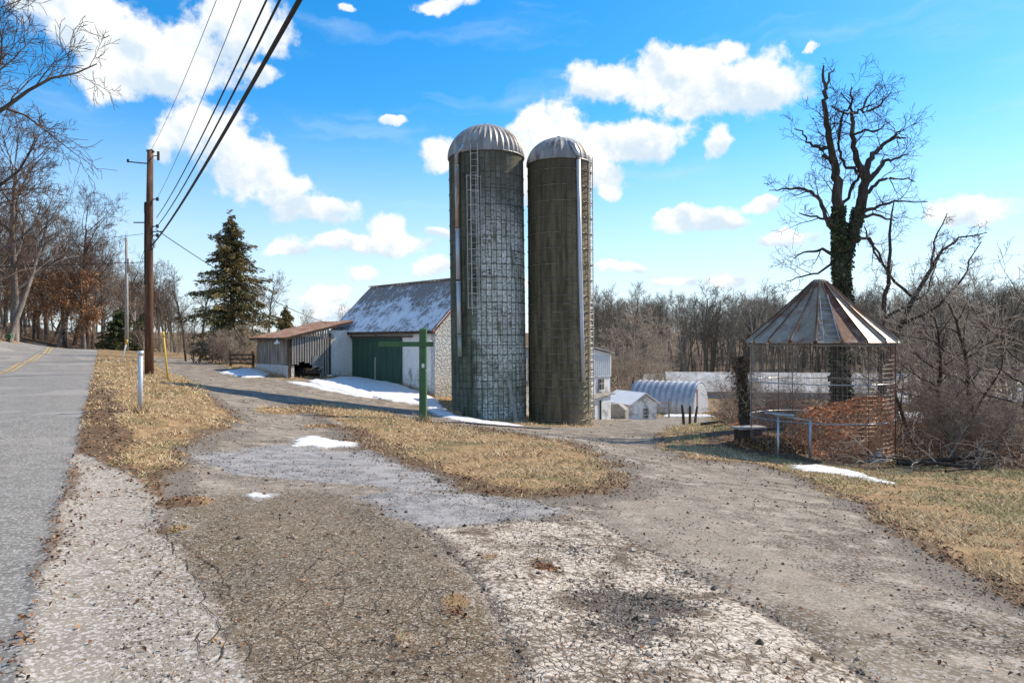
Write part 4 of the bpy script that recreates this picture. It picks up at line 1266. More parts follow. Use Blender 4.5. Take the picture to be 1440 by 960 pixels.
M_CHIPS = tint_mat('orange_chips', [(0, (.33, .12, .055)), (.35, (.58, .255, .12)), (.7, (.74, .40, .21)), (1, (.85, .58, .38))])
def crib_heap():
    rg = np.random.default_rng(3); nr, na = 34, 110
    rr = np.linspace(0, 1.93, nr); aa = np.linspace(0, 2 * np.pi, na, endpoint=False)
    A, RR = np.meshgrid(aa, rr); X, Y = RR * np.cos(A), RR * np.sin(A)
    top = lambda X, Y: np.clip(.42 + .50 * X + .10 * (Y + 1.9), .0, 1.75) * sstep(X, -1.1, .35) + .16 * fbm(X, Y, 1.6, 4, 5) + .03
    V = np.stack([X, Y, top(X, Y)], -1).reshape(-1, 3); i = np.arange(nr - 1)[:, None] * na; k = np.arange(na)[None]; k2 = (k + 1) % na
    Q = np.stack([i + k, i + na + k, i + na + k2, i + k2], -1).reshape(-1, 4)
    b = len(V); rim = V[-na:].copy(); rim[:, 2] = -.1; V = np.concatenate([V, rim]); e = (nr - 1) * na
    kk = np.arange(na); Q = np.concatenate([Q, np.stack([e + kk, b + kk, b + (kk + 1) % na, e + (kk + 1) % na], -1)])
    n = 9000; a = rg.uniform(0, 6.28, n); r = 1.95 * np.sqrt(rg.random(n)); x, y = r * np.cos(a), r * np.sin(a); z = top(x, y) + .015
    side = rg.random(n) < .3; x = np.where(side, 1.94 * np.cos(a), x); y = np.where(side, 1.94 * np.sin(a), y); z = np.where(side, top(x, y) * rg.random(n), z)
    pk = np.stack([x, y, z], -1); pk = pk[pk[:, 2] > .02]; n = len(pk)
    d1 = rg.normal(0, 1, (n, 3)) * (1, 1, .8); d1 /= np.linalg.norm(d1, axis=1)[:, None]; d2 = np.cross(d1, rg.normal(0, 1.2, (n, 3)) + (0, 0, .6)); d2 /= np.linalg.norm(d2, axis=1)[:, None]
    L = rg.uniform(.02, .07, n)[:, None]; C = np.stack([pk - d1 * L, pk + d2 * L * .5, pk + d1 * L, pk - d2 * L * .5], 1).reshape(-1, 3)
    Q = np.concatenate([Q, np.arange(4 * n).reshape(n, 4) + len(V)]); rnd = np.concatenate([np.full(len(V), .4), np.repeat(rg.random(n), 4)]); V = np.concatenate([V, C])
    me = np_mesh('chip_heap', V, Q, None, False); set_attr(me, 'tint', np.stack([rnd] * 3 + [np.ones_like(rnd)], -1))
    o = link('chip_heap', me, None, M_CHIPS); o.location = CR
    tag(o, 'big orange heap of wood chips inside the round wire crib', 'chip heap')


crib_heap()
heap('chip_heap', Vector((11.2, 27.5, hz(11.2, 27.5))), 2.6, 1.6, 1.35, 3000, M_CHIPS, 'low reddish chip mound on the ground behind the crib', 'chip heap', 4)
heap('leaf_drift', CR + Vector((-1.5, .1, .05)), 1.5, 1.3, .42, 2600, tint_mat('leaf_brown', [(0, (.08, .04, .022)), (.5, (.24, .125, .06)), (1, (.42, .25, .13))]), 'thin brown leaf drift left of the chip heap, by the pipe frame', 'leaf drift', 8)

# galvanised pipe frame in front of the crib
x0, x1, yy = P(1092, 0, 18.6).x, P(1146, 0, 18.2).x, 18.5
fr = empty('pipe_frame', (x0, yy, hz(x0, yy)), 0, 'galvanised pipe rail on two posts in front of the wire crib', 'rail')
for (x, z1, rr_) in ((0, 1.13, .032), (x1 - x0, 1.0, .036)):
    MB().tube([(x, 0, -.4), (x, 0, z1)], rr_, 12).build('post', M_GALV, fr, True)
MB().tube([(-.12, 0, 1.17), (x1 - x0 + .05, 0, 1.0)], .022, 10).build('rail', M_GALV, fr, True)
MB().tube([(-.3, .12, 1.2), (.45, .1, 1.15), (.5, .12, 1.1)], .03, 8).tube([(-.3, -.06, 1.22), (.4, -.05, 1.13)], .022, 8).build('wire_bundle', M_GALV, fr, True)

# wooden chest / trough at the left of the crib
tb = empty('wooden_trough', (P(1052, 622, 21.5).x, 21.5, hz(P(1052, 622, 21.5).x, 21.5)), R(22), 'low grey wooden box with a board lid left of the crib', 'box')
MB().box((0, 0, .2), (.72, .45, .46)).build('box_body', M_DARKWOOD, tb)
MB().box((.02, 0, .46), (1.0, .55, .06)).build('lid', M_GPOLE, tb)
# bent tin sheet at the crib's right foot
o = MB().add([(-.35, 0, 0), (.35, .05, .0), (.3, .25, .28), (-.05, .2, .33), (-.35, .25, .12), (-.3, .03, -.03), (.33, .08, -.03), (.3, .28, .25), (-.05, .23, .30), (-.33, .28, .09)], [(0, 1, 2, 3, 4), (9, 8, 7, 6, 5), (0, 5, 6, 1), (1, 6, 7, 2), (2, 7, 8, 3), (3, 8, 9, 4), (4, 9, 5, 0)]).build('tin_sheet', M_CONC)
o.location = (P(1224, 652, 18.9).x, 18.75, hz(P(1224, 652, 18.9).x, 18.75) + .02); tag(o, 'bent grey tin scrap at the right foot of the wire crib', 'scrap metal')

# ================================================================== GREEN SIGN POST
gx, gy = P(595, 592, 22).x, 22
gp = empty('sign_post', (gx, gy, hz(gx, gy)), R(-4), 'green wooden post with a long cross arm, no sign hanging', 'sign post')
MB().box((0, 0, 1.35), (.22, .22, 3.2)).build('post', M_GREEN, gp, bevel=.012)
MB().add([(-.11, -.11, 2.951), (.11, -.11, 2.951), (.11, .11, 2.951), (-.11, .11, 2.951), (0, 0, 3.02)], [(0, 1, 4), (1, 2, 4), (2, 3, 4), (3, 0, 4)]).build('post_cap', M_GREEN, gp)
MB().box((-.52, -.135, 2.47), (1.78, .07, .155)).build('cross_arm', M_GREEN, gp, bevel=.01)
mb = MB(); [mb.tube([(x, -.165, z), (x, -.185, z)], .018, 8) for x, z in ((-.06, 2.5), (.06, 2.44))]; mb.build('bolt', M_DARK, gp)
MB().box((.02, -.118, 1.78), (.085, .012, .13)).build('paper_tag', M_WHITE, gp)
MB().bar((.10, -.13, 1.62), (.22, -.13, 1.66), .02, .02).build('wire_end', M_WHITE, gp)

# ================================================================== ROADSIDE
px, py = P(210, 525, 34).x, 34.0
up = empty('utility_pole', (px, py, hz(px, py)), 0, 'tall brown wooden utility pole on the grass verge', 'utility pole')
PH = 11.15
MB().tube([(0, 0, -.5), (-.02, 0, 3), (0, 0, 7), (.04, 0, PH)], [.19, .175, .155, .125], 18).build('shaft', M_POLE, up, True)
MB().tube([(-.12, 0, PH + .02), (.12, 0, PH + .05), (.2, 0, PH - .05)], .05, 8).build('top_bracket', M_DARK, up)
MB().tube([(0, 0, PH - .62), (-.45, 0, PH - .58), (-.95, 0, PH - .52)], .03, 8).tube([(-.95, 0, PH - .55), (-.95, 0, PH - .40)], .05, 8).build('side_arm', M_DARK, up)
MB().tube([(.1, 0, PH - .25), (.38, 0, PH - .22)], .022, 6).tube([(.40, 0, PH - .45), (.40, 0, PH - .02)], .055, 10).build('fuse_cutout', M_DARK, up)
for z in (8.75, 7.4, 6.95): MB().tube([(.12, 0, z), (.36, 0, z + .02)], .03, 8).tube([(.36, 0, z - .07), (.36, 0, z + .10)], .06, 10).build('insulator', M_DARK, up)
MB().tube([(-.13, -.12, 4.5), (-.13, -.13, 6.5), (-.12, -.12, 8.6)], .035, 8).build('conduit', M_DARK, up)
MB().box((-.16, -.06, 8.3), (.05, .08, .5)).build('ground_rod_cover', M_DARKWOOD, up)
MB().box((-.4, 0, 7.6), (.6, .05, .05)).box((.35, 0, 7.15), (.5, .05, .05)).build('steel_pins', M_DARK, up)
MB().box((.19, 0, 6.55), (.12, .12, .42)).build('terminal_box', M_GALV, up)
up.scale = (1.12, 1.12, 1)

x, y = P(197, 577, 15).x, 15
wp = empty('marker_post', (x, y, hz(x, y)), 0, 'thick white round marker post nearest the camera on the verge', 'marker post')
MB().tube([(0, 0, -.2), (.01, 0, 1.32)], .052, 20).build('tube', M_PIPEW, wp, True)
MB().tube([(.01, 0, 1.26), (.012, 0, 1.36)], .06, 20).build('cap', M_PIPEW, wp, True)
MB().tube([(0, 0, -.02), (0, 0, .07)], .06, 16).build('collar', M_DARK, wp, True)
x, y = P(235, 533, 30).x, 30
yp = empty('marker_stake', (x, y, hz(x, y)), 0, 'slim yellow plastic marker stake leaning beside the utility pole', 'marker stake')
MB().tube([(.05, 0, -.1), (-.07, 0, 1.0), (-.17, 0, 2.08)], .042, 10).build('stake', M_YPLAST, yp, True)
MB().tube([(-.155, 0, 1.85), (-.18, 0, 2.12)], .05, 10).build('sleeve', M_YPLAST, yp, True)
x, y = P(170, 511, 46).x, 46
lp = empty('marker_stake', (x, y, hz(x, y)), 0, 'short white marker stake leaning far along the verge', 'marker stake')
MB().tube([(0, 0, -.1), (.42, 0, 1.5)], .05, 10).build('stake', M_WHITE, lp, True)
MB().tube([(.34, 0, 1.2), (.43, 0, 1.53)], .058, 10).build('band', M_YPLAST, lp, True)

x, y = P(178, 488, 74).x, 74
gpz = empty('utility_pole', (x, y, hz(x, y)), 0, 'pale grey pole standing farther down the road', 'utility pole')
MB().tube([(0, 0, -1), (0, 0, 12.2)], [.2, .14], 14).build('shaft', M_GPOLE, gpz, True)
MB().tube([(.22, 0, 8.6), (.22, 0, 10)], .17, 12).build('transformer', M_GALV, gpz, True)
x, y = P(189, 470, 112).x, 112
gp2 = empty('utility_pole', (x, y, hz(x, y)), 0, 'farthest pale pole top showing above the dark shrub', 'utility pole')
MB().tube([(0, 0, -1), (0, 0, 9.2)], [.2, .16], 12).build('shaft', M_GPOLE, gp2, True)
MB().tube([(0, 0, 8.9), (0, 0, 9.25)], .19, 12).build('top_cap', M_GALV, gp2, True)

x, y = P(13, 494, 75).x, 75
mbx = empty('mailbox', (x, y, hz(x, y)), R(20), 'dark green mailbox on a short post across the road', 'mailbox')
MB().box((0, 0, .45), (.12, .12, 1.2)).build('post', M_DARKWOOD, mbx)
mb = MB(); mb.prism([(-.45, -.3, 1.02), (.45, -.3, 1.02)][:0] + [(.25 * math.cos(a), -.35, 1.25 + .22 * math.sin(a)) for a in np.linspace(0, math.pi, 9)] + [(-.25, -.35, 1.0), (.25, -.35, 1.0)], (0, 1, 0), .8)
mb.build('letter_box', M_GREEN, mbx)
MB().box((.27, .0, 1.3), (.03, .05, .3)).build('flag', M_REDPAINT, mbx)


# ------------------------------------------------------------------ wires
def wire(label, a, b, sag, r, mat, n=48, group='overhead lines on the utility pole'):
    a, b = Vector(a), Vector(b); pts = []
    for i in range(n + 1):
        t = i / n; p = a.lerp(b, t); p.z -= 4 * sag * t * (1 - t); pts.append(p)
    o = MB().tube(pts, r, 6).build('overhead_wire', mat, None, True)
    return tag(o, label, 'wire', group)


pz = hz(px, py)
def behind(s, z): return (px + .516 * s, py - .857 * s, z)
wire('thickest black cable, lowest of the lines running overhead', (px + .15, py, 6.40), behind(52, 6.6), .68, .036, M_CABLE)
wire('black line just above the thickest cable, right of a close pair', (px + .4, py, 7.35), behind(52, 7.6), .95, .020, M_CABLE)
wire('black line, left of the close pair running overhead', (px + .35, py, 7.75), behind(52, 7.95), .95, .017, M_CABLE)
wire('thin grey line from the middle of the pole running overhead', (px + .4, py, 8.75), behind(52, 9.1), .95, .009, M_GREYCABLE)
wire('thin topmost line from the tip of the brown pole', (px + .1, py, 11.15), behind(52, 8.2), 1.0, .008, M_GREYCABLE)
wire('service drop cable sagging from the brown pole to the barn roof', (px + .3, py, 7.2), RB + Matrix.Rotation(RZ, 3, 'Z') @ Vector((LB, 0, EH + .2)), .5, .020, M_CABLE)
wire('upper wire crossing the road to the left of the brown pole', (px - .3, py, 6.95), (px - 34, py + 4, 7.6), .9, .012, M_GREYCABLE)
wire('lower black wire crossing the road to the left', (px - .1, py, 5.55), (px - 34, py + 3, 5.6), .25, .016, M_CABLE)
wire('guy line slanting down from the brown pole to the grey one', (px - .1, py, 6.6), (gpz.location.x, gpz.location.y, 7.6), .5, .012, M_GREYCABLE)

# ================================================================== VEGETATION
def bark(name, c1, c2, c3=None):
    return M(name, c1, c2, 5, .95, 0, .5, stretch=(3, 3, .5), spec=.1, c3=c3, s3=1.4)


BARK_D = bark('dark_bark', (.085, .068, .055), (.05, .04, .033), (.13, .11, .09))
BARK_G = bark('grey_bark', (.24, .205, .175), (.13, .11, .095), (.30, .265, .23))
BARK_T = bark('twig_bark', (.30, .23, .18), (.19, .145, .115))
BARK_B = bark('brown_twigs', (.17, .115, .085), (.10, .068, .05))
BARK_P = bark('pale_twigs', (.50, .42, .33), (.32, .255, .20), (.58, .50, .40))
BARK_W = bark('wood_bark', (.17, .145, .125), (.10, .085, .075), (.26, .23, .20))


def norm(a): return a / (np.linalg.norm(a, axis=-1, keepdims=True) + 1e-9)


def tubes(lines, sides):
    """lines: list of (pts (n,3), radii (n)); returns verts, quads"""
    groups = {}
    for p, r in lines: groups.setdefault(len(p), []).append((p, r))
    V, Q, b = [], [], 0
    for n, g in groups.items():
        Pn = np.array([x[0] for x in g]); Rn = np.array([x[1] for x in g]); m = len(g)
        t = norm(np.gradient(Pn, axis=1))
        ref = np.where(np.abs(t[:, :1, 2:3]) > .9, np.array([1., 0, 0]), np.array([0, 0, 1.]))
        ref = np.broadcast_to(ref, t.shape)
        a = norm(np.cross(t, ref)); c = np.cross(a, t)
        th = 2 * np.pi * np.arange(sides) / sides
        ring = Pn[:, :, None] + Rn[:, :, None, None] * (a[:, :, None] * np.cos(th)[None, None, :, None] + c[:, :, None] * np.sin(th)[None, None, :, None])
        V.append(ring.reshape(-1, 3))
        i = (np.arange(m)[:, None, None] * n + np.arange(n - 1)[None, :, None]) * sides
        k = np.arange(sides)[None, None]; k2 = (k + 1) % sides
        q = np.stack([i + k, i + k2, i + sides + k2, i + sides + k], -1).reshape(-1, 4)
        Q.append(q + b); b += m * n * sides
    return np.concatenate(V), np.concatenate(Q)


def rot_about(d, ang, az):
    """direction at angle ang from d, spun by az"""
    ref = np.array([0, 0, 1.]) if abs(d[2]) < .9 else np.array([1., 0, 0])
    a = np.cross(d, ref); a /= np.linalg.norm(a); c = np.cross(d, a)
    return d * math.cos(ang) + (a * math.cos(az) + c * math.sin(az)) * math.sin(ang)


def grow(rg, p, d, L, r, lv, sp, out):
    n = sp['seg'][lv]; pts = [np.array(p, float)]; rad = [r]; d = np.array(d, float); dirs = [d]
    for i in range(n):
        d = d + rg.normal(0, sp['wob'][lv], 3) + np.array([0, 0, sp['trop'][lv]]); d /= np.linalg.norm(d)
        pts.append(pts[-1] + d * L / n); dirs.append(d)
        rad.append(max(sp['rmin'], r * (1 - sp['taper'][lv] * (i + 1) / n)))
    pts = np.array(pts); rad = np.array(rad)
    out.append((lv, pts, rad))
    spawn(rg, pts, rad, dirs, L, lv, sp, out)


def spawn(rg, pts, rad, dirs, L, lv, sp, out):
    if lv >= sp['max']: return
    k = sp['kids'][lv]; az = rg.uniform(0, 6.28); n = len(pts) - 1
    for c in range(k):
        t = sp['t0'][lv] + (1 - sp['t0'][lv]) * (c + rg.uniform(.1, .9)) / k
        f = t * n; i = min(int(f), n - 1); q = pts[i] + (pts[i + 1] - pts[i]) * (f - i)
        az += 2.4 + rg.normal(0, .4)
        dd = rot_about(dirs[min(i + 1, n)], R(sp['ang'][lv]) * rg.uniform(.7, 1.25), az)
        l = L * sp['rat'][lv] * (1.15 - sp['fall'][lv] * t) * rg.uniform(.7, 1.2)
        grow(rg, q, dd, l, max(sp['rmin'], min(rad[i] * .72, rad[i] * sp['rr'][lv] * rg.uniform(.8, 1.2))), lv + 1, sp, out)


OAK = dict(max=4, seg=[10, 7, 5, 4, 2], wob=[.06, .13, .16, .2, .2], trop=[.02, .07, .06, .04, .03], taper=[.75, .8, .8, .75, .6], kids=[14, 8, 6, 5],
           t0=[.3, .25, .2, .15], ang=[48, 45, 42, 40], rat=[.52, .48, .5, .55], fall=[.55, .5, .45, .4], rr=[.5, .5, .5, .55], rmin=.012)
TALL = dict(OAK, kids=[12, 6, 5, 4], t0=[.45, .3, .2, .15], ang=[38, 42, 40, 40], rat=[.36, .5, .5, .55], trop=[.01, .09, .07, .05, .03])
FARW = dict(OAK, max=3, seg=[7, 5, 3, 2], kids=[12, 7, 6], t0=[.35, .2, .15], ang=[38, 42, 40], rat=[.36, .5, .6], rmin=.017, trop=[.01, .09, .07, .05, .03])
SHRUB = dict(max=3, seg=[8, 5, 3, 2], wob=[.12, .2, .22, .25], trop=[.0, .01, .0, .0], taper=[.8, .8, .75, .6], kids=[8, 6, 5], t0=[.25, .15, .1], ang=[45, 50, 45],
             rat=[.42, .5, .55], fall=[.5, .4, .4], rr=[.5, .55, .6], rmin=.0055)


def split_tree(out, cut=1, s0=10, s1=5, s2=3):
    tr = [(p, r) for l, p, r in out if l == 0]; lim = [(p, r) for l, p, r in out if 0 < l <= cut]; tw = [(p, r) for l, p, r in out if l > cut]
    V0, Q0 = tubes(tr, s0)
    if lim:
        V1, Q1 = tubes(lim, s1); Q0 = np.concatenate([Q0, Q1 + len(V0)]); V0 = np.concatenate([V0, V1])
    V2, Q2 = tubes(tw, s2)
    return (V0, Q0), (V2, Q2)


def tree_meshes(seed, H, r, sp, lean=(0, 0), stems=1, spread=0.0):
    rg = np.random.default_rng(seed); out = []
    for s in range(stems):
        a = rg.uniform(0, 6.28); k = spread * rg.uniform(.4, 1.1)
        d = norm(np.array([lean[0] + k * math.cos(a), lean[1] + k * math.sin(a), 1.]))
        grow(rg, (rg.normal(0, .12) * (stems > 1), rg.normal(0, .12) * (stems > 1), -.4), d, H * rg.uniform(.75, 1.0) if stems > 1 else H * .85, r * (rg.uniform(.5, 1) if stems > 1 else 1), 0, sp, out)
    return split_tree(out), out


_tm = {}


def tree_proto(key, seed, H, r, sp, lean=(0, 0), stems=1, spread=0.0):
    (a, b), out = tree_meshes(seed, H, r, sp, lean, stems, spread)
    _tm[key] = (np_mesh('trunk', a[0], a[1]), np_mesh('crown', b[0], b[1]), H, out)


tree_proto('oak1', 1, 20, .42, OAK); tree_proto('oak2', 2, 18, .36, TALL, (.12, 0)); tree_proto('oak3', 3, 17, .34, OAK, (.06, 0))
tree_proto('slim', 4, 10, .13, dict(TALL, rmin=.007)); tree_proto('slim2', 5, 11, .16, dict(TALL, rmin=.008), (-.08, 0))
tree_proto('bush1', 6, 4.2, .05, SHRUB, stems=7, spread=.55); tree_proto('bush2', 7, 4.6, .055, SHRUB, stems=6, spread=.45); tree_proto('bush3', 8, 3.4, .04, SHRUB, stems=9, spread=.8)
tree_proto('brush', 9, 9.0, .12, dict(SHRUB, rmin=.011, kids=[12, 8, 6]), stems=5, spread=.45)
tree_proto('sap1', 10, 5.6, .085, dict(OAK, max=3, kids=[10, 6, 5], rmin=.006, wob=[.10, .2, .22, .2, .2]), (-.3, 0)); tree_proto('sap2', 12, 6.0, .09, dict(OAK, max=3, kids=[10, 6, 5], rmin=.006, wob=[.12, .2, .22, .2, .2]), (.12, 0))


def place_tree(key, x, y, label, group=None, rz=0.0, s=1.0, name='bare_tree', cat='tree', b1=BARK_G, b2=BARK_T, z=None, sz=None):
    t, c, H, _ = _tm[key]
    o = empty(name, (x, y, hz(x, y) if z is None else z), rz, label, cat, group); o.scale = (s, s, sz or s)
    for nm, me, m in (('trunk', t, b1), ('crown', c, b2)):
        ch = link(nm, me, o)
        if not me.materials: me.materials.append(m)
        ch.material_slots[0].link = 'OBJECT'; ch.material_slots[0].material = m
    return o


def XY(u, Y): return ((u - 720) / F * Y, Y)


place_tree('oak1', *XY(-120, 40), 'huge bare tree at the left edge of the photo, twigs reaching over the road', rz=.5, s=1.38, b1=BARK_D, b2=BARK_B)
place_tree('oak1', *XY(-95, 52), 'bare spreading tree on the left bank, mostly outside the frame', rz=2.4, s=1.3, b1=BARK_D, b2=BARK_B)
place_tree('oak3', *XY(20, 84), 'tall grey bare tree on the left bank behind the mailbox', s=1.5, rz=.3, b2=BARK_B)
place_tree('oak3', *XY(120, 104), 'leaning dark bare tree where the road meets the wood', s=1.3, rz=.2, b1=BARK_D, b2=BARK_B)
place_tree('oak2', *XY(104, 110), 'slender bare tree just left of the leaning dark one', rz=1.2, s=1.0, b1=BARK_D, b2=BARK_B)
place_tree('oak1', *XY(55, 107), 'broad bare tree behind the orange leaved beech', rz=3.0, s=.95, b1=BARK_D, b2=BARK_B)
place_tree('oak3', *XY(-5, 88), 'tall bare tree at the left margin behind the bank', rz=4.0, s=1.2, b1=BARK_D, b2=BARK_B)
for i, (u, Y, k, s) in enumerate([(150, 105, 'oak2', .85), (178, 112, 'oak3', .8), (205, 100, 'oak2', .72), (232, 108, 'oak3', .78), (75, 112, 'oak2', .95), (20, 108, 'oak3', 1.0), (-40, 100, 'oak2', 1.1), (165, 96, 'slim', 1.2), (130, 118, 'oak1', .85), (250, 120, 'oak2', .8), (195, 125, 'oak3', .8), (45, 125, 'oak2', 1.05), (92, 128, 'oak3', 1.0), (5, 130, 'oak1', 1.0), (48, 102, 'slim2', 1.7), (-30, 72, 'oak3', 1.05), (92, 103, 'oak2', 1.05), (146, 104, 'oak3', .95), (66, 106, 'oak3', 1.1), (12, 78, 'oak2', 1.05), (-60, 66, 'oak2', 1.15), (118, 100, 'oak1', .85)]):
    place_tree(k, *XY(u, Y), 'bare grey tree in the stand beyond the crest of the road', 'bare trees beyond the crest of the road', rz=i * 1.7, s=s, b1=BARK_G if i % 2 else BARK_W, b2=BARK_T if i % 3 else BARK_B)
place_tree('slim', *XY(262, 62), 'thin bare tree left of the tall dark evergreen', rz=.3, s=.85, b1=BARK_D, b2=BARK_B)
place_tree('slim2', *XY(286, 74), 'small bare tree half behind the left side of the evergreen', rz=1.3, s=.9, b1=BARK_D, b2=BARK_B)
place_tree('slim2', *XY(378, 62), 'bare forked tree right of the evergreen with branches reaching to the barn', rz=2.8, s=.82, b1=BARK_D, b2=BARK_B)
place_tree('slim', *XY(352, 82), 'bare tree showing behind the right side of the evergreen', rz=4, s=.95)
place_tree('bush3', *XY(322, 51), 'low twiggy brown bush at the foot of the evergreen', name='bare_shrub', cat='shrub', b1=BARK_P, b2=BARK_P, s=1.0)
for i, (u, Y, s) in enumerate([(296, 53, .8), (276, 57, .85), (368, 54, .8), (310, 49.5, .6)]):
    place_tree('bush%d' % (1 + i % 3), *XY(u, Y), 'twiggy brush crowding the foot of the evergreen', 'brush round the evergreen', rz=i * 2.3, s=s, name='bare_shrub', cat='shrub', b1=BARK_B, b2=BARK_T if i % 2 else BARK_P)
place_tree('bush1', *XY(345, 53), 'taller twiggy bush by the low wooden gate', name='bare_shrub', cat='shrub', b1=BARK_P, b2=BARK_P, s=.72)
for i, (u, Y, s) in enumerate([(150, 90, .9), (205, 84, .9), (225, 74, .7), (248, 70, .7), (270, 66, .6), (300, 62, .65), (112, 103, .9), (62, 101, .8)]):
    place_tree('bush%d' % (1 + i % 3), *XY(u, Y), 'brown twiggy shrub in the hedge line by the far drive', 'shrubs by the far drive', rz=i * 2.1, s=s, name='bare_shrub', cat='shrub', b1=BARK_P, b2=BARK_T)
place_tree('brush', *XY(882, 72), 'big pale brown tangle of a bare tree right of the silos', s=1.12, name='bare_tree', b1=BARK_P, b2=BARK_P)
place_tree('brush', *XY(925, 92), 'lower bare thorny tree behind the arched hut', s=.8, rz=2, name='bare_tree', b1=BARK_G, b2=BARK_P)
place_tree('brush', *XY(850, 88), 'bare tree peeping out just right of the dark silo', s=.95, rz=4, name='bare_tree', b1=BARK_G, b2=BARK_T)
for i, (u, Y, k, s) in enumerate([(1285, 25, 'sap1', 1.0), (1338, 21.5, 'sap1', 1.05), (1392, 20.5, 'sap1', 1.15), (1310, 30, 'sap2', 1.1), (1425, 24, 'sap2', 1.15), (1365, 33, 'sap2', 1.25), (1270, 34, 'sap2', 1.1), (1460, 19.5, 'sap1', 1.1)]):
    place_tree(k, *XY(u, Y), 'thin crooked young tree in the thicket right of the crib', 'young trees in the thicket', rz=(-.4, .2, -.1, 1, 2, 3, 4, .3)[i], s=s, name='young_tree', b1=BARK_D, b2=BARK_P)
rg = np.random.default_rng(77)
for i in range(16):
    Y = 18.8 + 13 * (i / 16) ** 1.2; u = (1278 + 175 * ((i * .618) % 1)) + rg.uniform(-8, 8)
    if Y < 25 and u < 1335: u += 60
    place_tree('bush%d' % (1 + i % 3), *XY(u, Y), 'tangled bare shrub in the thicket right of the crib', 'bare shrubs in the thicket', rz=i * 1.3, s=rg.uniform(.45, .85), name='bare_shrub', cat='shrub', b1=BARK_T, b2=BARK_P if i % 2 else BARK_T)
for i, (u, Y, s) in enumerate([(1022, 33, .42), (1034, 29, .5), (1075, 27, .6), (1100, 25.5, .5), (1128, 27, .55), (1210, 29, .7), (1030, 44, .7), (1060, 40, .8), (1140, 38, .8), (1190, 40, .8), (1240, 38, .8)]):
    place_tree('bush%d' % (1 + i % 3), *XY(u, Y), 'sparse bare shrub on the slope behind the crib', 'bare shrubs behind the crib', rz=i * 1.9, s=s, name='bare_shrub', cat='shrub', b1=BARK_T, b2=BARK_P if i % 3 == 0 else BARK_T)


# ------------------------------------------------------------------ woods across the valley: one mass
def woods(name, spots, seed, label, scale=1.0):
    rg = np.random.default_rng(seed); protos = []
    for k in range(5):
        (a, b), _ = tree_meshes(100 + seed * 7 + k, 16, .22, FARW, (rg.normal(0, .04), 0)); protos.append((np.concatenate([a[0], b[0]]), np.concatenate([a[1], b[1] + len(a[0])])))
    V, Q, b, T = [], [], 0, []
    X = np.array([s[0] for s in spots]); Y = np.array([s[1] for s in spots]); Z = base_h(X, Y)
    for i, (x, y, h) in enumerate(spots):
        v, q = protos[i % 5]; s = h / 16; an = rg.uniform(0, 6.28); c, sn = math.cos(an), math.sin(an); w = s * rg.uniform(.85, 1.2)
        V.append(np.stack([(v[:, 0] * c - v[:, 1] * sn) * w + x, (v[:, 0] * sn + v[:, 1] * c) * w + y, v[:, 2] * s + Z[i]], -1)); Q.append(q + b); b += len(v)
        T.append(np.full(len(v), rg.random()))
    me = np_mesh(name, np.concatenate(V), np.concatenate(Q)); T = np.concatenate(T)
    set_attr(me, 'tint', np.stack([T] * 3 + [np.ones_like(T)], -1))
    o = link(name, me, None, tint_mat('woods_' + str(seed), [(0, (.10, .088, .07)), (.5, (.165, .14, .11)), (1, (.34, .30, .245))]))
    return tag(o, label, 'woods', kind='stuff')


rg = np.random.default_rng(5); sp_ = []
for i in range(300):
    Y = rg.uniform(112, 215); u = rg.uniform(835, 1480); sp_.append((*XY(u, Y), rg.uniform(13, 18.5)))
for i in range(46):
    Y = rg.uniform(66, 105); u = rg.uniform(1255, 1500); sp_.append((*XY(u, Y), rg.uniform(10.5, 14.5)))
for i in range(170):
    Y = rg.uniform(106, 150); u = rg.uniform(840, 1490); sp_.append((*XY(u, Y), rg.uniform(4, 8)))
for i in range(110):
    a = rg.uniform(39, 66); d = rg.uniform(105, 190); sp_.append((d * math.sin(R(a)), d * math.cos(R(a)), rg.uniform(11, 17)))
woods('woods', sp_, 1, 'grey bare woods across the valley on the right')
sp_ = []
for i in range(95):
    Y = rg.uniform(108, 200); u = rg.uniform(-80, 660) if i % 3 == 0 else rg.uniform(-80, 330); sp_.append((*XY(u, Y), rg.uniform(8, 13) * (1.35 if u < 240 else .85)))
for i in range(60):
    a = rg.uniform(-66, -41); d = rg.uniform(62, 150); sp_.append((d * math.sin(R(a)), d * math.cos(R(a)), rg.uniform(12, 19)))
woods('woods', sp_, 2, 'bare woods far behind the barn and the road')


def cards(pts, size, rg, aspect=.5, droop=None):
    n = len(pts); d1 = norm(rg.normal(0, 1, (n, 3)) if droop is None else droop + rg.normal(0, .45, (n, 3))); d2 = norm(np.cross(d1, rg.normal(0, 1, (n, 3))))
    L = size * rg.uniform(.6, 1.3, n)[:, None]
    V = np.stack([pts - d1 * L, pts + d2 * L * aspect, pts + d1 * L, pts - d2 * L * aspect], 1).reshape(-1, 3)
    return V, np.arange(4 * n).reshape(n, 4)


def card_obj(name, pts, size, rg, mat, parent, tint=None, aspect=.5, droop=None):
    V, Q = cards(pts, size, rg, aspect, droop); me = np_mesh(name, V, Q, None, False)
    t = np.repeat(rg.random(len(pts)) if tint is None else tint, 4)
    set_attr(me, 'tint', np.stack([t] * 3 + [np.ones_like(t)], -1))
    return link(name, me, parent, mat)


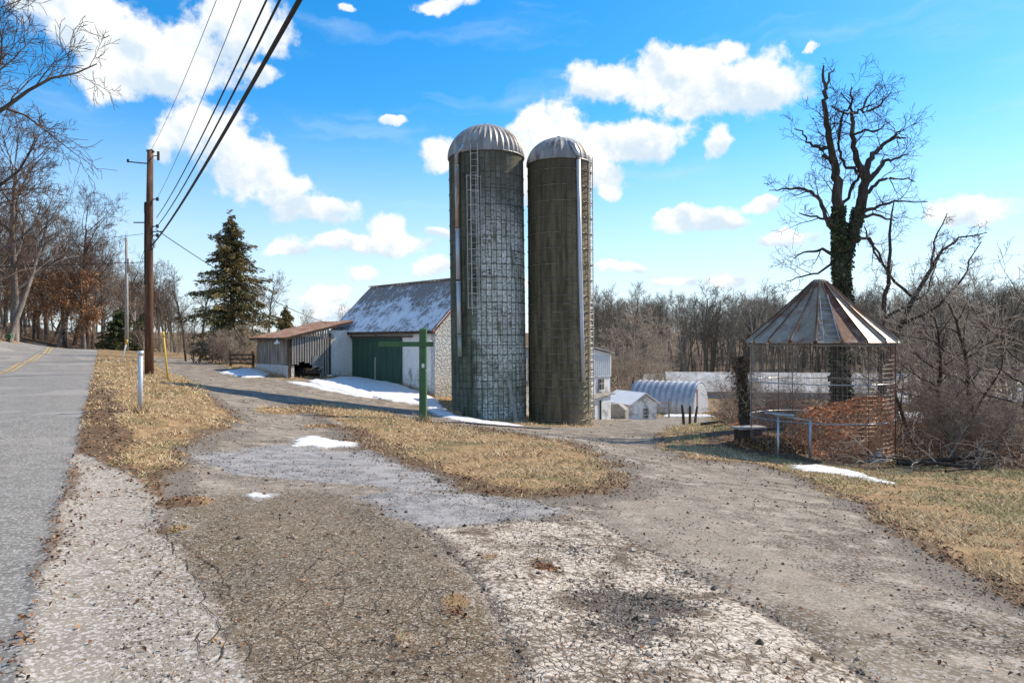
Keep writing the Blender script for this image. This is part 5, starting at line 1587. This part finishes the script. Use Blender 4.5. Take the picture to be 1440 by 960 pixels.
M_NEEDLE = tint_mat('needles', [(0, (.05, .055, .024)), (.35, (.13, .118, .045)), (.6, (.25, .19, .078)), (1, (.44, .30, .14))])
M_CEDAR = tint_mat('cedar_leaves', [(0, (.03, .045, .02)), (.6, (.075, .095, .036)), (1, (.16, .155, .06))])
M_IVY = tint_mat('ivy_leaves', [(0, (.03, .042, .022)), (.6, (.07, .095, .042)), (1, (.15, .16, .075))], .6)
M_BEECH = tint_mat('beech_leaves', [(0, (.30, .125, .055)), (.5, (.50, .25, .12)), (1, (.62, .38, .21))])


def evergreen(u, Y, H, Rm, label, seed, mat, dens=1.0, cat='tree'):
    x, y = XY(u, Y); o = empty('evergreen_tree', (x, y, hz(x, y)), 0, label, cat); rg = np.random.default_rng(seed)
    lines, pts, dr = [], [], []
    z = H * .07
    while z < H * .99:
        f = 1 - z / H; nb = 7 if f > .15 else 5; a0 = rg.uniform(0, 6.28)
        for k in range(nb):
            if rg.random() < .22: continue
            a = a0 + 6.28 * k / nb + rg.normal(0, .25); L = Rm * (f ** .75) * rg.choice([.4, .6, .8, .95, 1.1, 1.3]) * rg.uniform(.85, 1.1) + .12
            if f > .8: L *= .75
            zz = z + rg.normal(0, .28); n = 6; t = np.linspace(0, 1, n)
            bp = np.stack([np.cos(a) * L * t, np.sin(a) * L * t, zz + L * (rg.uniform(-.05, .35) * t - .45 * t ** 2 + .2 * t ** 3)], -1)
            lines.append((bp, np.linspace(.03, .008, n)))
            m = int(L * 36 * dens) + 8
            tt = rg.uniform(.12, 1, m) ** .8
            base = np.stack([np.interp(tt, t, bp[:, j]) for j in range(3)], -1)
            side = np.array([-np.sin(a), np.cos(a), 0]); w = (.10 + .24 * L * (1 - tt) * .9)
            base += side * (rg.uniform(-1, 1, m) * w)[:, None] + rg.normal(0, .05, (m, 3)) - np.array([0, 0, 1]) * (np.abs(rg.normal(0, .15, m)))[:, None]
            pts.append(base); dr.append(np.tile(np.array([np.cos(a), np.sin(a), -.35]), (m, 1)))
        z += max(.10, .20 * (f ** .5))
    V, Q = tubes(lines, 4); V2, Q2 = tubes([(np.array([(0, 0, -.3), (.03, 0, H * .3), (.05, 0, H * .6), (0, 0, H)]), np.array([.02 * H + .06, .015 * H + .04, .008 * H + .03, .01]))], 10)
    link('trunk', np_mesh('trunk', np.concatenate([V2, V]), np.concatenate([Q2, Q + len(V2)])), o, BARK_D)
    pts = np.concatenate(pts); tt = np.clip(rg.beta(2, 2.6, len(pts)) + .18 * np.sin(pts[:, 2] * 1.7 + pts[:, 0] * 2), 0, 1)
    c = card_obj('needle_crown', pts, .14, rg, mat, o, tt, .30, np.concatenate(dr)); c.name = 'crown'
    return o


evergreen(326, 55, 11.9, 4.1, 'tall dark conical evergreen left of the barn', 3, M_NEEDLE, .95)
evergreen(402, 66, 5.6, 1.5, 'small dark cedar peeping over the lean-to roof', 4, M_NEEDLE, 1.6)
evergreen(168, 86, 5.2, 3.0, 'low wide dark green shrub beside the far grey pole', 5, M_CEDAR, 1.1, 'shrub')
evergreen(200, 88, 4.6, 2.4, 'second low dark evergreen, behind the utility pole', 6, M_CEDAR, 1.1, 'shrub')
# beech that keeps its orange leaves
x, y = XY(82, 98.5); bz = hz(x, y)
(a, b), out = tree_meshes(31, 9.5, .16, dict(OAK, kids=[16, 8, 5, 3], t0=[.15, .15, .15, .15], ang=[62, 48, 45, 40]))
bo = empty('beech_tree', (x, y, bz), 0, 'young beech still holding orange leaves, on the left bank', 'tree'); bo.scale = (1.4, 1.4, 1.35)
link('trunk', np_mesh('trunk', *a), bo, BARK_G); link('crown', np_mesh('crown', *b), bo, BARK_T)
pp = np.concatenate([p[1:] for l, p, r in out if l >= 2]); rg = np.random.default_rng(3)
pp = pp[rg.integers(0, len(pp), 11000)] + rg.normal(0, .16, (11000, 3)); pp = pp[pp[:, 2] < 8.2]
card_obj('leaves', pp, .10, rg, M_BEECH, bo, None, .55)
x, y = XY(28, 98); bo = empty('beech_tree', (x, y, hz(x, y)), 1.0, 'fainter orange leaved tree at the far left behind the first beech', 'tree'); bo.scale = (1.2, 1.2, 1.2)
for ch in ('trunk', 'crown'): link(ch, bpy.data.meshes[ch + '.%03d' % 0] if False else np_mesh(ch, *(a if ch == 'trunk' else b)), bo, BARK_G)
card_obj('leaves', pp[:5000], .10, rg, M_BEECH, bo, None, .55)


# ------------------------------------------------------------------ big ivy clad tree, traced limb by limb
def traced(name, limbs, Y, zs, label, seed, sp, b1, b2, kids, twl, base_u, ydrift=1.6, cut=None):
    """limbs: lists of (u, v, half width in px)"""
    rg = np.random.default_rng(seed); bx, by = XY(base_u, Y); bz = hz(bx, by); org = np.array([bx, by, bz])
    o = empty(name, (bx, by, bz), 0, label, 'tree'); main, tw = [], []; yat = {}
    for li, L in enumerate(limbs):
        L = np.array(L, float); n = len(L)
        y0 = yat.get((L[0, 0], L[0, 1]), 0.0); dy = y0 + np.linspace(0, 1, n) * rg.uniform(-1, 1) * ydrift * (n > 2) * (0 if li == 0 else 1)
        t = np.linspace(0, n - 1, 3 * (n - 1) + 1); Li = np.stack([np.interp(t, np.arange(n), L[:, j]) for j in range(3)], -1); dyi = np.interp(t, np.arange(n), dy)
        for k in range(n): yat[(L[k, 0], L[k, 1])] = dy[k]
        Yi = Y + dyi
        pts = np.stack([(Li[:, 0] - 720) / F * Yi, Yi, EYE + (480 - Li[:, 1]) / F * Yi], -1) - org
        pts[1:-1] += rg.normal(0, .035, (len(pts) - 2, 3)); rad = np.maximum(Li[:, 2] / F * Y, .012)
        main.append((pts, rad))
        dirs = [norm(x) for x in np.gradient(pts, axis=0)]
        length = np.linalg.norm(np.diff(pts, axis=0), axis=1).sum()
        k = max(2, int(length * kids)); s2 = dict(sp, kids=[k] + sp['kids'][1:], rat=[twl / max(length, .5)] + sp['rat'][1:], t0=[.5 if li < 2 else .25] + sp['t0'][1:])
        cut_ = int(len(pts) * .76) if li == 0 else len(pts)
        spawn(rg, pts[:cut_], np.minimum(rad, .06)[:cut_], dirs[:cut_], length, 0, s2, tw)
    V, Q = tubes(main, 10); link('trunk', np_mesh('trunk', V, Q), o, b1)
    V, Q = tubes([(p, r) for l, p, r in tw], 3); link('crown', np_mesh('crown', V, Q), o, b2)
    return o, main


def zc(L): return [(1060 + x / 2.8237, 80 + y / 2.8237, r / 2.8237) for x, y, r in L]


HERO = [zc(L) for L in [
    [(338, 1420, 38), (345, 1200, 34), (350, 960, 32), (345, 800, 28), (340, 700, 24), (335, 600, 21), (330, 500, 18), (322, 430, 15), (308, 370, 13), (298, 310, 12), (285, 250, 10), (280, 190, 9), (283, 140, 8), (278, 90, 6), (277, 35, 3)],
    [(350, 960, 26), (365, 790, 25), (385, 720, 24), (410, 640, 22), (430, 570, 20), (445, 500, 17), (430, 455, 14), (410, 410, 12), (392, 360, 10), (395, 310, 9), (393, 260, 8), (395, 225, 7), (430, 215, 5), (465, 215, 5), (490, 200, 4), (520, 170, 3), (545, 140, 1.5)],
    [(283, 140, 6), (300, 70, 4), (320, 48, 2)],
    [(445, 500, 14), (455, 430, 12), (475, 380, 10), (505, 360, 8), (530, 335, 7), (565, 322, 5), (605, 323, 3)],
    [(530, 335, 5), (560, 310, 4), (590, 285, 2)], [(445, 500, 12), (490, 450, 9), (520, 412, 7), (560, 405, 4), (615, 385, 2)],
    [(430, 570, 8), (470, 520, 7), (500, 490, 6), (545, 480, 5), (600, 485, 3), (640, 495, 2)],
    [(340, 700, 12), (300, 670, 9), (275, 610, 8), (250, 560, 7), (215, 530, 6), (165, 522, 5), (110, 525, 3), (60, 530, 1.5)],
    [(308, 370, 8), (265, 365, 6), (235, 352, 5), (205, 325, 4), (190, 295, 3), (160, 285, 1.5)], [(322, 430, 9), (300, 405, 8), (272, 393, 6)],
    [(430, 455, 8), (370, 440, 6), (345, 400, 6), (330, 350, 5), (340, 290, 5), (355, 220, 4), (385, 190, 3), (345, 140, 1.5)],
    [(410, 640, 9), (440, 605, 8), (480, 600, 6), (540, 580, 5), (600, 575, 3), (690, 575, 1.5)], [(410, 640, 8), (470, 625, 6), (520, 640, 4), (560, 650, 2)],
    [(345, 800, 8), (270, 770, 6), (220, 770, 4), (160, 800, 2)], [(340, 700, 7), (300, 640, 5), (250, 640, 4), (180, 620, 2)],
    [(335, 600, 7), (370, 560, 6), (400, 500, 6), (430, 455, 5)], [(395, 225, 5), (370, 225, 4), (310, 195, 3)], [(385, 720, 8), (460, 720, 5), (490, 800, 4), (520, 830, 2)],
    [(395, 310, 5), (440, 290, 4), (490, 300, 3), (540, 260, 1.5)], [(395, 225, 5), (385, 170, 4), (390, 120, 2)], [(430, 215, 4), (460, 150, 3), (500, 95, 1.5)],
    [(345, 800, 6), (250, 860, 4), (190, 870, 3), (130, 890, 1.5)], [(350, 960, 6), (250, 930, 4), (180, 940, 2)]]]
TW = dict(max=3, seg=[1, 5, 3, 2], wob=[0, .2, .22, .22], trop=[0, .05, .04, .02], taper=[.8, .8, .7, .5], kids=[0, 5, 4], t0=[.3, .2, .15], ang=[52, 48, 45], rat=[1, .55, .55], fall=[.55, .4, .4], rr=[.5, .6, .65], rmin=.0065)
hero, hmain = traced('ivy_tree', HERO, 27.0, 0, 'big dark broken topped tree behind the crib, trunk wrapped in ivy', 21, TW, BARK_D, BARK_D, 1.35, 1.5, 1180)
rg = np.random.default_rng(9); iv = []
for (pts, rad), cnt, top in ((hmain[0], 5200, .36), (hmain[1], 1100, .22)):
    n = len(pts); t = rg.uniform(0, top, cnt) ** 1.0 * (n - 1); i = np.clip(t.astype(int), 0, n - 2); f = (t - i)[:, None]
    c = pts[i] * (1 - f) + pts[i + 1] * f; rr_ = np.interp(t, np.arange(n), rad)
    d = norm(rg.normal(0, 1, (cnt, 3)) * (1, 1, .3)); clump = 1 + .9 * np.clip(np.sin(t * 1.9 + d[:, 0] * 3) + .3, 0, 2)
    iv.append(c + d * (rr_ * rg.uniform(.85, 1.1, cnt) + .035 * clump * rg.random(cnt) * (1.6 - t / n))[:, None])
lo = rg.normal(0, 1, (900, 3)) * (.34, .34, .5) + (hmain[0][0][6] + np.array([.0, 0, 1.0])); 
card_obj('ivy', np.concatenate(iv), .06, rg, M_IVY, hero, None, .8)
SEC = [[(u, v, r * .72) for u, v, r in L] for L in [[(1230, 640, 5.5), (1234, 580, 5.2), (1238, 520, 5), (1243, 450, 4.5), (1247, 400, 3.8), (1252, 330, 2.6), (1257, 285, 1.2)],
       [(1234, 580, 5), (1250, 510, 5), (1266, 460, 4.8), (1285, 420, 4.2), (1310, 375, 3.6), (1325, 350, 2.6), (1350, 335, 1.8), (1388, 327, .9)],
       [(1285, 420, 3), (1250, 385, 2.5), (1225, 340, 2), (1215, 318, 1)], [(1310, 375, 2.5), (1314, 340, 1.8), (1332, 300, .8)], [(1243, 450, 3), (1275, 430, 2.6), (1305, 410, 1.6), (1320, 360, .8)],
       [(1266, 460, 3), (1320, 430, 2.4), (1360, 380, 1.6), (1380, 340, .7)]]]
traced('bare_tree', SEC, 30.0, 0, 'thin forked bare tree right behind the crib, one limb reaching right', 23, TW, BARK_D, BARK_T, 2.2, .7, 1230)
STP = [[(1052, 625, 9.5), (1049, 590, 8.5), (1046, 560, 8.0), (1043, 530, 7.5), (1039, 503, 6.5)]]
st_, sm = traced('tree_stump', STP, 24.0, 0, 'tall broken stump wrapped in brown vines, left of the crib', 25, dict(TW, rmin=.005), BARK_D, BARK_P, 5, 1.0, 1052)
p0 = sm[0][0]; t = rg.uniform(0, 1, 1500) ** .55; c = np.stack([np.interp(t * (len(p0) - 1), np.arange(len(p0)), p0[:, j]) for j in range(3)], -1)
card_obj('vines', c + rg.normal(0, 1, (1500, 3)) * (.13, .13, .1) * (.8 + t[:, None] * .6), .085, rg, tint_mat('dead_vine', [(0, (.05, .035, .022)), (.6, (.19, .12, .07)), (1, (.36, .25, .15))]), st_, None, .22)

# ------------------------------------------------------------------ fallen branches
def fallen(u, v, Y, L, r, rz, label, seed, mat=BARK_D):
    rg = np.random.default_rng(seed); x, y = XY(u, Y); out = []
    grow(rg, (0, 0, .06), (1, 0, .05), L, r, 0, dict(SHRUB, wob=[.06, .2, .2, .2], kids=[7, 4, 3], ang=[40, 45, 45], rmin=.007, trop=[-.005, .03, .02, 0]), out)
    V, Q = tubes([(p, q) for l, p, q in out if l == 0], 8); o = link('fallen_branch', np_mesh('fallen_branch', V, Q), None, mat)
    o.location = (x, y, hz(x, y)); o.rotation_euler = (0, 0, rz); V, Q = tubes([(p, q) for l, p, q in out if l > 0], 4); link('twigs', np_mesh('twigs', V, Q), o, BARK_P)
    return tag(o, label, 'fallen branch')


fallen(1262, 640, 18.6, 3.2, .085, -.25, 'thick fallen log at the edge of the thicket, next to the crib', 1)
fallen(1380, 655, 17.2, 3.0, .06, 2.9, 'dead branch lying along the thicket edge at far right', 2)
fallen(1330, 662, 16.6, 2.0, .035, .5, 'small broken branch lying on the grass before the thicket', 3)
fallen(985, 600, 33, 3.6, .07, -.15, 'crooked fallen branch lying beside the leaning posts', 4)
fallen(1005, 608, 29, 3.0, .05, .9, 'brushy dead branch on the grass left of the vine stump', 5)
fallen(1062, 612, 25, 2.2, .05, .2, 'dead branch lying at the foot of the vine stump', 6)

# ------------------------------------------------------------------ brambles, grass, leaves, stones
def scatter(n, r0, r1, a0, a1, rg):
    r = np.exp(rg.uniform(math.log(r0), math.log(r1), n)); a = np.radians(rg.uniform(a0, a1, n))
    return r * np.sin(a), r * np.cos(a), r


def undergrowth(name, polys, n, seed, hmax, label):
    rg = np.random.default_rng(seed); lines = []
    for poly in polys:
        px = [p[0] for p in poly]; py = [p[1] for p in poly]; X = rg.uniform(min(px), max(px), n); Y = rg.uniform(min(py), max(py), n)
        k = sdf(X, Y, poly) > 0; X, Y = X[k], Y[k]; Z = base_h(X, Y)
        for x, y, z in zip(X, Y, Z):
            a = rg.uniform(0, 6.28); L = rg.uniform(.5, 1.6); h = rg.uniform(.2, hmax); t = np.linspace(0, 1, 6)
            p = np.stack([x + np.cos(a) * L * t, y + np.sin(a) * L * t, z + h * 4 * t * (1 - t * .72) * .9 - .02], -1); p[1:] += rg.normal(0, .06, (5, 3))
            lines.append((p, np.linspace(.008, .003, 6) * (1 + y / 45)))
    V, Q = tubes(lines, 3); me = np_mesh(name, V, Q); t = np.repeat(rg.random(len(lines)), 18)
    set_attr(me, 'tint', np.stack([t] * 3 + [np.ones_like(t)], -1))
    return tag(link(name, me, None, M_BRAM), label, 'brambles', kind='stuff')


M_BRAM = tint_mat('bramble', [(0, (.10, .062, .045)), (.4, (.23, .145, .10)), (.75, (.40, .29, .21)), (1, (.58, .47, .37))])
undergrowth('undergrowth', [W([(1262, 645), (1320, 652), (1440, 668)]) + [(18, 17), (28, 30), (16, 34), (12.5, 24)]], 4600, 1, .75, 'brown bramble tangle filling the thicket floor right of the crib')
undergrowth('undergrowth', [[(8.6, 25), (14, 25), (20, 40), (13, 44), (10.8, 36)]], 1800, 2, .7, 'thin weeds and brambles on the slope behind the crib')
undergrowth('undergrowth', [[(-20, 49), (-18.5, 50), (-24, 66), (-38, 88), (-44, 90), (-30, 66)]], 2600, 3, 1.2, 'rough brown weeds along the far side of the drive')
undergrowth('undergrowth', [[(-63, 100), (-82, 99), (-104, 132), (-70, 132)]], 3000, 5, .9, 'dead weeds and leaf litter on the bank beyond the crest')
undergrowth('undergrowth', [[(-46, 60), (-57, 76), (-66, 90), (-72, 90), (-62, 70), (-50, 58)]], 2600, 4, .8, 'dead weeds on the left bank across the road')

M_GRASS = tint_mat('dry_grass', [(0, (.20, .12, .06)), (.3, (.44, .305, .16)), (.65, (.64, .48, .275)), (.9, (.80, .64, .41)), (.93, (.26, .25, .09)), (1, (.36, .34, .13))])


def grass(n, seed):
    rg = np.random.default_rng(seed); X, Y, r = scatter(n, 3.2, 66, -44, 58, rg); m = masks(X, Y)
    clump = fbm(X, Y, 1.6, 4, 61); ok = (m['grass'] > .55) & (m['lit'] < .6) & (rg.random(n) < np.clip(.72 + clump * 3.0 - m['edge'] * .65, .05, 1))
    X, Y, r, cl = X[ok], Y[ok], r[ok], clump[ok]; Z = height(X, Y); n = len(X)
    h = (.018 + .0012 * r) * rg.uniform(.5, 1.6, n) * np.exp(rg.normal(0, .25, n)) * (1 + 1.8 * cl); w = .0024 + .0005 * r; a = rg.uniform(0, 6.28, n); lean = rg.uniform(.6, 2.4, n)
    b = np.stack([X, Y, Z - .006], -1); s = np.stack([np.cos(a), np.sin(a), 0 * a], -1) * w[:, None]
    tip = b + np.stack([np.cos(a * 3.3 + 1) * h * lean, np.sin(a * 3.3 + 1) * h * lean, h], -1)
    V = np.stack([b - s, b + s, tip], 1).reshape(-1, 3); T = np.arange(3 * n).reshape(n, 3); me = np_mesh('grass', V, None, T, False)
    gx = sstep(X, 4.5, 7.5); gp_ = np.clip(fbm(X, Y, .7, 3, 71) * 1.6 - .02 + gx * .75, 0, .8)
    t = np.where(rg.random(n) < gp_ * .75, rg.uniform(.92, 1, n), np.clip(rg.beta(2, 2, n) * .9 + cl * .35, 0, .9)); t = np.repeat(t, 3)
    set_attr(me, 'tint', np.stack([t] * 3 + [np.ones_like(t)], -1))
    tag(link('grass', me, None, M_GRASS), 'short dry winter grass on the verges', 'grass', kind='stuff')


grass(650000, 3)
M_LEAF = tint_mat('fallen_leaf', [(0, (.07, .035, .02)), (.5, (.19, .085, .045)), (.8, (.30, .16, .085)), (1, (.42, .28, .17))])


def litter(n, seed):
    rg = np.random.default_rng(seed); X, Y, r = scatter(n, 2.6, 40, -42, 42, rg); m = masks(X, Y)
    pr = m['grass'] * (.10 + m['edge'] * .9) + m['lit'] * .8 + (m['hard'] * .022) * (m['road'] < .3) + m['rust'] * .9
    ok = rg.random(n) < pr; X, Y, r = X[ok], Y[ok], r[ok]; Z = height(X, Y) + .012; n = len(X); P_ = np.stack([X, Y, Z], -1)
    d1 = norm(rg.normal(0, 1, (n, 3)) * (1, 1, .35)); d2 = norm(np.cross(d1, rg.normal(0, .5, (n, 3)) + (0, 0, 1.))); L = ((.011 + .0011 * r) * rg.uniform(.6, 1.4, n))[:, None]
    V = np.stack([P_ - d1 * L, P_ + d2 * L * .55 + (0, 0, .008), P_ + d1 * L, P_ - d2 * L * .55 + (0, 0, .006)], 1).reshape(-1, 3); me = np_mesh('fallen_leaves', V, np.arange(4 * n).reshape(n, 4), None, False)
    t = np.repeat(rg.random(n), 4); set_attr(me, 'tint', np.stack([t] * 3 + [np.ones_like(t)], -1))
    tag(link('fallen_leaves', me, None, M_LEAF), 'brown dead leaves scattered over verge and drive', 'leaves', kind='stuff')


litter(120000, 4)
M_STONE = tint_mat('loose_stone', [(0, (.05, .04, .03)), (.25, (.14, .108, .08)), (.6, (.30, .245, .19)), (1, (.56, .49, .41))], .95)


def gravel(n, seed):
    rg = np.random.default_rng(seed); X, Y, r = scatter(n, 2.4, 26, -42, 42, rg); m = masks(X, Y)
    cl = np.clip(fbm(X, Y, 1.1, 4, 81) * 2.4 + .35, 0, 1); pr = (m['drive'] * .18 + m['wh'] * .12 + m['br'] * .07 + m['sh'] * .02 + m['bl'] * .25) * cl * (1 - m['road']) + m['st'] * .6 + m['edge'] * m['drive'] * .3
    ok = rg.random(n) < pr; X, Y, r = X[ok], Y[ok], r[ok]; st = m['st'][ok]; wh = m['wh'][ok]; n = len(X)
    s = (.0022 + .00058 * r) * np.exp(rg.normal(0, .45, n)) * (1 + 1.0 * st * (rg.random(n) < .3)); big = rg.random(n) < .006; s = np.where(big, s * 2.0, s)
    o8 = np.array([[1, 0, 0], [0, 1, 0], [-1, 0, 0], [0, -1, 0], [0, 0, .7], [0, 0, -.5]], float)
    V = o8[None] * (1 + rg.normal(0, .25, (n, 6, 1))) + rg.normal(0, .15, (n, 6, 3)); a = rg.uniform(0, 6.28, n); c, sn = np.cos(a)[:, None], np.sin(a)[:, None]
    V = np.stack([V[..., 0] * c - V[..., 1] * sn, V[..., 0] * sn + V[..., 1] * c, V[..., 2]], -1) * s[:, None, None] + np.stack([X, Y, height(X, Y) + s * .25], -1)[:, None]
    F8 = np.array([(0, 1, 4), (1, 2, 4), (2, 3, 4), (3, 0, 4), (1, 0, 5), (2, 1, 5), (3, 2, 5), (0, 3, 5)]); T = (F8[None] + 6 * np.arange(n)[:, None, None]).reshape(-1, 3)
    me = np_mesh('gravel', V.reshape(-1, 3), None, T, False); t = np.clip(rg.beta(2, 2, n) + .15 * wh - .42 * st - .2 * big, 0, 1); t = np.repeat(t, 6); set_attr(me, 'tint', np.stack([t] * 3 + [np.ones_like(t)], -1))
    tag(link('gravel', me, None, M_STONE), 'loose stones and tar crumbs on the worn drive', 'gravel', kind='stuff')


gravel(230000, 5)

# far snow on the valley field
snow_patch('long snow cover on the valley field right of the crib', [(42, 70), (120, 74), (120, 92), (70, 96), (40, 86)], .08, .8, 2.2, 51, .18)
snow_patch('snow strip at the foot of the far wood on the right', [(50, 104), (140, 102), (140, 116), (52, 114)], .08, 1.0, 1.6, 57, .15)
snow_patch('bluish snow bank at the foot of the arched hut', [(12.5, 56.5), (16.5, 55.5), (17, 58), (13, 58.8)], .16, .2, .3, 61, .6)
snow_patch('snow lying on the slope behind the crib', [(20, 50), (38, 46), (40, 60), (24, 62)], .07, .5, 1.8, 66, .25)

# thin black hose lying across the lane from the green post to the silo
def ground_line(label, px, r, mat, seed):
    w = [hit(u, v) for u, v in px]; rg = np.random.default_rng(seed); pts = []
    for (a, b) in zip(w[:-1], w[1:]):
        for k in range(8):
            t = k / 8; pts.append((a[0] + (b[0] - a[0]) * t + rg.normal(0, .02), a[1] + (b[1] - a[1]) * t + rg.normal(0, .03)))
    P3 = [(x, y, hz(x, y) + r) for x, y in pts]
    return tag(MB().tube(P3, r, 6).build('ground_cable', mat, None, True), label, 'cable')


ground_line('black hose lying on the lane from the green post past the silos', [(606, 595), (650, 595), (690, 599), (735, 602), (780, 603)], .03, M_CABLE, 2)


def weeds(seed):
    rg = np.random.default_rng(seed); X, Y = [], []
    for (cx, cy, rad, n) in ((pa.x, pa.y, 1.9, 900), (pb.x, pb.y, 1.63, 800), (px, py, .22, 160), (gx, gy, .16, 160), (wp.location.x, wp.location.y, .07, 120), (yp.location.x, yp.location.y, .06, 60)):
        a = rg.uniform(0, 6.28, n); r = rad + np.abs(rg.normal(0, .12, n)) * (1 if rad > 1 else .6); k = fbm(a * 3, a * 0 + cx, 1, 3, 4) > (-.05 if rad > 1 else -1)
        X.append((cx + r * np.cos(a))[k]); Y.append((cy + r * np.sin(a))[k])
    for t0, t1, n in ((-.3, 3.2, 500), (9.2, 13.8, 500)):      # along the barn front and the lean-to
        t = rg.uniform(t0, t1, n); o = np.abs(rg.normal(0, .12, n)) + (.05 if t0 < 5 else 4.75)
        c, s = math.cos(RZ), math.sin(RZ); X.append(RB.x + t * c - o * s); Y.append(RB.y + t * s + o * c)
    X, Y = np.concatenate(X), np.concatenate(Y); n = len(X); h = rg.uniform(.06, .34, n); a = rg.uniform(0, 6.28, n); Z = height(X, Y) - .01
    b = np.stack([X, Y, Z], -1); w = .012; s = np.stack([np.cos(a), np.sin(a), 0 * a], -1) * w
    tip = b + np.stack([np.cos(a * 3.3) * h * .5, np.sin(a * 3.3) * h * .5, h], -1)
    me = np_mesh('weeds', np.stack([b - s, b + s, tip], 1).reshape(-1, 3), None, np.arange(3 * n).reshape(n, 3), False)
    t = np.repeat(rg.beta(2, 2, n) * .95, 3); set_attr(me, 'tint', np.stack([t] * 3 + [np.ones_like(t)], -1))
    tag(link('weeds', me, None, M_GRASS), 'dead weeds fringing the silo feet, posts and barn wall', 'weeds', kind='stuff')


weeds(6)
